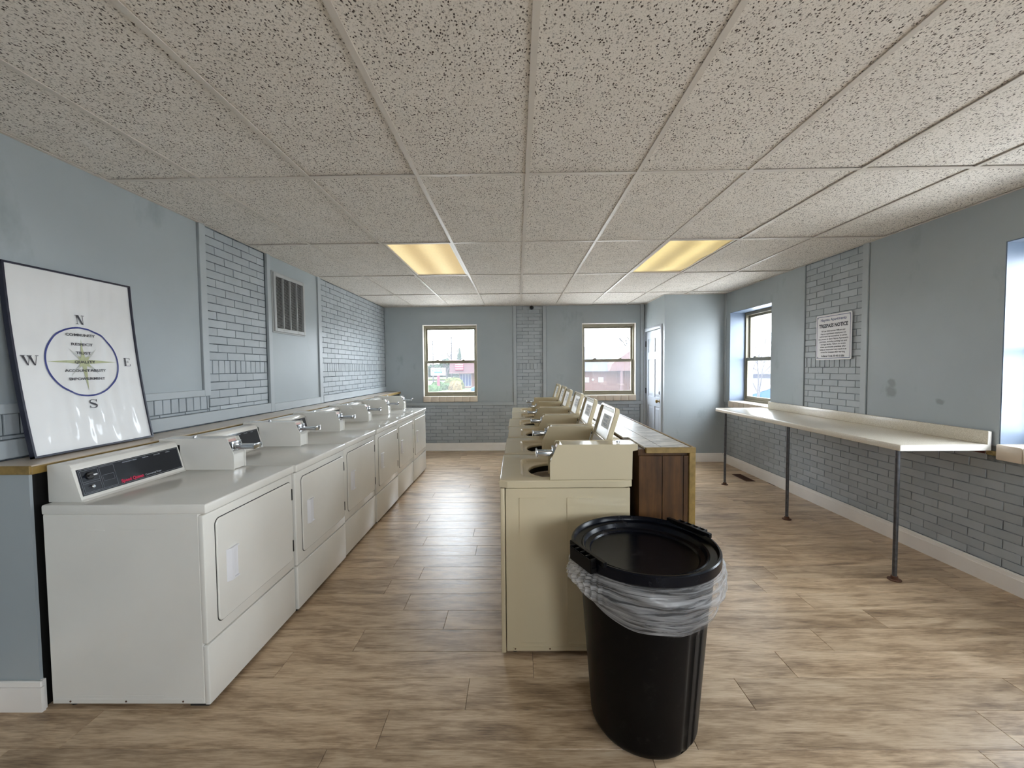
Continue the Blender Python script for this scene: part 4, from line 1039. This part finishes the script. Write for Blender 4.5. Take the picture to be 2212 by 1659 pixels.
# ------------------------------------------------------------------ outside, seen through the windows
GZ = -1.40
struct(MB().box(-90, 110, 40, 190, GZ-.3, GZ).build('ground', 'asphalt'))
struct(MB().box(-40, 60, YF+.35, 40, GZ-.3, GZ).box(XR+.5, 60, -40, YF+.35, GZ-.3, GZ).box(-40, XR+.5, -40, YN-.4, GZ-.3, GZ).build('pavement', 'concrete'))  # unseen pale paving, added to bounce sky light up to the ceiling
tag(MB().box(-14, -2.0, 48.6, 56.5, GZ, GZ+.10, .03, 1).build('kerbed_lawn', 'grass_ext', smooth=False), 'kerbed strip of rough lawn with shrubs in front of the shop', 'lawn')
tag(MB().box(-60, -9.5, 98, 114, GZ, GZ+.5, .2, 1).build('grass_bank', 'grass_ext', smooth=False), 'pale green grass bank beyond the road and the roadside sign', 'grass bank')
def shop():
    t = thing('shop_building', 'low shop with mansard shingle roof and tall glass front across the road', 'building', (-8.5, 60, GZ))
    cells(MB(), 'y', 0, .3, 0, 9, 0, 2.2, [(.1, 1.80, .2, 2.05), (3.2, 5.0, .2, 2.05)]).box(0, .3, .3, 12, 0, 2.2).box(.3, 9, 11.7, 12, 0, 2.2).box(8.7, 9, .3, 11.7, 0, 2.2).build('wall', 'ext_brick2', t)
    MB().prism([(-1.3, 2.15), (-1.25, 2.28), (-.55, 4.05), (-.3, 4.10), (12, 4.1), (12.2, 2.15)], 'x', -1.2, 9.8).build('roof', 'shingle', t)
    MB().box(-1.25, 9.85, -1.36, -1.29, 2.12, 2.27).build('fascia', 'fascia', t)
    f = MB(); 
    for x in (.1, .48, .90, 1.33, 1.74): f.box(x, x+.06, .02, .10, .2, 2.05)
    f.box(.1, 1.80, .02, .1, .2, .27).box(.1, 1.8, .02, .1, 1.98, 2.05); f.build('shopfront_frame', 'ext_white', t)
    for x0, x1 in ((.16, .48), (.54, .90), (.96, 1.33), (1.39, 1.74)): MB().box(x0, x1, .05, .07, .27, 1.98).build('pane', 'shop_glass', t)
    MB().box(2.0, 2.5, -.15, .0, 0, 2.15).build('pier', 'ext_brick', t)
    s = MB().box(-.35, .86, -1.42, -1.15, 2.55, 3.50, .05).build('roof_sign', 'red_sign', t)
    for z in (2.72, 3.06, 3.34): MB().box(-.28, .80, -1.45, -1.42, z, z+.12).build('sign_stripe', 'ext_white', s)
shop()
def road_sign():
    t = thing('roadside_sign', 'white roadside sign board with teal band on a red post among shrubs', 'sign', (-9.83, 51.2, GZ+.10))
    MB().box(-.95, .90, -.06, .06, 1.88, 2.86, .02, 1).build('board', 'ext_white', t)
    MB().box(-.17, .15, -.05, .05, 0, 1.88).build('post', 'red_post', t)
    MB().quad((-.62, -.066, 2.36), (.60, -.066, 2.36), (.42, -.066, 2.20), (-.46, -.066, 2.20)).build('teal_band', 'teal', t, smooth=False)
    put('sign_lettering', join_mesh('sign_lettering', [text_mesh('WINDWARD', .17, lambda u, v: (u-.02, -.068, 2.68+v), .95, .010), text_mesh('BE LONG CENTER', .19, lambda u, v: (u-.02, -.068, 2.47+v), .98, .010)]), 'teal', t)
road_sign()
def bush(x, y, w, h, d, mat, label, seed, top=.0):
    rr = random.Random(seed); ph = [rr.uniform(0, 6.3) for _ in range(6)]
    def f(u, v):
        a = 2*math.pi*u; e = v*math.pi*.5
        k = 1+.13*math.sin(5*a+ph[0]+3*e)+.09*math.sin(9*a-5*e+ph[1])+.07*math.sin(17*a+11*e+ph[2])+.05*rr.uniform(-1, 1)
        cz = math.sin(e)**.8; c = math.cos(e)**.6
        return (w/2*k*c*math.cos(a), d/2*k*c*math.sin(a), h*cz*(1+.06*math.sin(7*a+ph[3])))
    o = MB().grid(f, 28, 10, closed_u=True).build('shrub', mat, None, smooth=False); o.location = (x, y, GZ+.10); tag(o, label, 'shrub')
bush(-10.1, 52.4, 1.7, 1.10, 1.5, 'bush_green', 'dark green clipped shrub at the foot of the red sign post', 1)
bush(-10.4, 49.8, 2.1, .75, 1.2, 'bush_green', 'low pale green shrub sprawling before the red sign post', 2)
bush(-8.6, 55.7, 2.6, 1.45, 1.4, 'bush_olive', 'olive green mounded shrub beside the shop wall', 3)
bush(-9.0, 54.2, 1.9, .8, 1.0, 'bush_green', 'flat topped green shrub between the sign and the tan shrub', 4)
bush(-7.9, 52.4, 1.6, 1.15, 1.3, 'bush_tan', 'dry tan brown shrub in front of the shop window', 5)
def tree(x, y, h, seed, label, spread=.55, depth=5, r0=None, lean=0.0, z0=GZ):
    rr = random.Random(seed); mb = MB()
    def grow(p, d, L, r, n):
        mid = p+d*L*.5+Vector((rr.uniform(-1, 1), rr.uniform(-1, 1), rr.uniform(-.3, .6)))*L*.06; e = p+d*L
        mb.tube([p, mid, e], [r, r*.85, r*.68], 5, False)
        if n == 0: return
        for k in range(3 if n > 1 else 2):
            ax = Vector((rr.uniform(-1, 1), rr.uniform(-1, 1), rr.uniform(-.2, .5))).normalized()
            nd = (d+ax*spread*rr.uniform(.7, 1.3)).normalized()
            grow(p+d*L*rr.uniform(.55, 1.0), nd, L*rr.uniform(.58, .8), r*.58, n-1)
    grow(Vector((0, 0, 0)), Vector((lean, 0, 1)).normalized(), h*.36, r0 or h*.022, depth)
    o = mb.build('bare_tree', 'bark', None, recalc=False); o.location = (x, y, z0); tag(o, label, 'tree')
tree(-15.0, 88, 9.5, 1, 'bare tree left of the conifer behind the road'.replace('left of', 'beside'), .6)
tree(-13.8, 92, 10.0, 7, 'tall thin bare tree rising between the two utility poles', .5)
tree(-8.3, 96, 8.5, 9, 'bare tree behind the shop roof', .7)
tree(19.8, 72, 11.0, 4, 'tall bare tree behind the grey hip roofed building', .5)
tree(17.0, 76, 8.5, 5, 'smaller bare tree over the grey hip roof ridge', .6)
tree(14.2, 80, 7.2, 6, 'lowest bare tree showing over the grey hip roof', .7)
tree(12.6, 21.5, 5.6, 12, 'bare tree with long branches outside the window above the counter', .75, 5, .07)
def conifer():
    t = thing('conifer', 'pale blue green conifer standing by the utility pole', 'tree', (-12.0, 86, GZ))
    MB().tube([(0, 0, 0), (0, 0, 6.6)], [.16, .03], 6).build('trunk', 'bark', t)
    mb = MB(); rr = random.Random(8)
    for i in range(12):
        z = .7+i*.52; r = 1.75*(1-i/13); n = 12
        lo = [(r*(1+.25*(k % 2)+rr.uniform(-.1, .1))*math.cos(6.283*k/n), r*(1+.25*(k % 2))*math.sin(6.283*k/n), z-.15*(k % 2)) for k in range(n)]
        hi = [(.12*math.cos(6.283*k/n), .12*math.sin(6.283*k/n), z+.75) for k in range(n)]
        mb.loops([lo, hi])
    mb.build('foliage', 'hedge', t, smooth=False)
conifer()
def treeline(x0, x1, y, h, label, seed):
    rr = random.Random(seed); ph = [rr.uniform(0, 6) for _ in range(4)]
    def f(u, v):
        x = x0+(x1-x0)*u; top = h*(.7+.18*math.sin(11*u+ph[0])+.13*math.sin(29*u+ph[1])+.10*math.sin(71*u+ph[2])+.05*rr.uniform(-1, 1))
        return (x, y+2*math.sin(math.pi*v)*-1+rr.uniform(-.3, .3), GZ+top*math.sin(math.pi*.5*min(1, v*1.25)) if v < .8 else GZ+top*(1-(v-.8)*5))
    tag(MB().grid(f, 90, 8).build('tree_belt', 'hedge', None, smooth=False), label, 'tree belt')
treeline(-60, -5, 118, 5.4, 'hazy blue grey belt of trees along the far side beyond the grass bank', 2)
treeline(0, 60, 100, 4.4, 'hazy grey belt of trees far behind the brick building', 3)
def pole(x, y, h, label, arms):
    t = thing('utility_pole', label, 'utility pole', (x, y, GZ))
    MB().tube([(0, 0, 0), (0, 0, h)], [.15, .10], 8).build('post', 'bark', t)
    for z, w in arms: MB().box(-w, w, -.06, .06, z, z+.14).build('crossarm', 'bark', t)
pole(-10.5, 66, 8.0, 'taller utility pole with one crossarm rising behind the shop roof', [(6.8, .8), (7.7, .3)])
pole(-16.6, 81, 8.4, 'utility pole with a crossarm near the edge of the road', [(7.6, 1.2)])
def car():
    t = thing('parked_car', 'small blue parked car at the kerb by the shop', 'car', (-5.25, 46.5, GZ))
    MB().prism([(0, .28), (.02, .62), (.25, .74), (1.0, .82), (1.55, 1.28), (2.9, 1.32), (3.6, .9), (4.1, .82), (4.15, .3)], 'y', 0, 1.6, .06).build('body', 'car_blue', t)
    MB().prism([(1.10, .86), (1.58, 1.22), (2.1, 1.24), (2.1, .86)], 'y', -.012, .0).prism([(2.2, .86), (2.2, 1.24), (2.85, 1.25), (3.3, .88)], 'y', -.012, .0).build('side_window', 'shop_glass', t)
    for x in (.75, 3.3): MB().lathe([(0, -.02), (.2, -.02), (.29, .0), (.3, .05), (.3, .2), (0, .2)], (x, .0, .30), 'y', 20).build('wheel', 'tyre', t)
    MB().box(-.03, .02, .2, .5, .45, .58, .02).build('headlamp', 'ext_white', t)
car()
def hip_building():
    t = thing('brick_building', 'long brown brick building with a grey hip roof and a pinkish gable', 'building', (5.5, 50, GZ))
    MB().box(0, 26, .0, .3, 0, 2.4).box(0, .3, .3, 14, 0, 2.4).box(25.7, 26, .3, 14, 0, 2.4).box(.3, 25.7, 13.7, 14, 0, 2.4).build('wall', 'ext_brick', t)
    mb = MB(); e = [(-.7, -.9, 2.35), (26.7, -.9, 2.35), (26.7, 14.9, 2.35), (-.7, 14.9, 2.35)]; r = [(3.2, 6.0, 5.65), (21, 6.0, 5.65)]
    mb.quad(e[0], e[1], r[1], r[0]).quad(e[2], e[3], r[0], r[1]); V = [mb.bm.verts.new(p) for p in (e[1], e[2], r[1])]; mb.bm.faces.new(V); V = [mb.bm.verts.new(p) for p in (e[3], e[0], r[0])]; mb.bm.faces.new(V); mb.quad(*e[::-1])
    mb.build('roof', 'shingle_grey', t, smooth=False)
    MB().prism([(5.4, 2.38), (5.7, 3.2), (6.4, 3.75), (8.1, 4.9), (10.3, 3.75), (10.9, 2.38)], 'y', -1.7, 5).build('gable', 'fascia', t)
    for x in (6.7, 10.5): MB().box(x, x+.26, -1.6, -1.35, 0, 2.4).build('porch_post', 'fascia', t)
    for x in (2.65, 4.4): MB().box(x, x+.62, -.05, .02, 1.0, 1.62, .02, 1).build('window', 'ext_white', t)
    MB().lathe([(0, -.10), (.10, -.08), (.16, 0), (.16, .02)], (3.75, -.02, 1.32), 'y', 14).build('wall_lamp', 'ext_white', t)
hip_building()
def shed():
    t = thing('metal_roof_shed', 'long pale shed with a ribbed metal roof outside the side window', 'shed', (19.5, 31.5, GZ), math.radians(-31))
    MB().box(-9, 9, 0, .2, 0, 2.3).box(-9, -8.8, .2, 7, 0, 2.3).box(8.8, 9, .2, 7, 0, 2.3).box(-8.8, 8.8, 6.8, 7, 0, 2.3).build('wall', 'ext_white', t)
    MB().prism([(-.6, 2.2), (-.6, 2.32), (6.8, 3.75), (7.2, 2.3), (7.2, 2.2)], 'x', -9.4, 9.4).build('roof', 'metal_roof', t)
    MB().box(-9, 9, -.03, 0, 1.85, 2.2).build('eave_shade_board', 'shingle_grey', t)  # dark strip paints the shade under the eave
    me = MB().prism([(-.62, 2.33), (-.62, 2.38), (6.8, 3.81), (6.8, 3.76)], 'x', -.05, .05).mesh('roof_rib')
    for i in range(36): put('roof_rib', me, 'shingle_grey', t, (-9.1+.52*i, 0, 0))
shed()
def tent():
    t = thing('blue_tent', 'bright blue gabled canopy tent low outside the side window', 'tent', (15.3, 24.4, GZ), math.radians(-31))
    MB().prism([(-2.6, 0), (-2.6, .55), (0, 1.55), (2.6, .55), (2.6, 0)], 'y', 0, 4).build('canopy', 'blue_tarp', t)
    MB().prism([(-2.75, .50), (0, 1.58), (2.75, .50), (2.75, .57), (0, 1.66), (-2.75, .57)], 'y', -.06, 4.06).build('roof_sheet', 'ext_white', t)
tent()
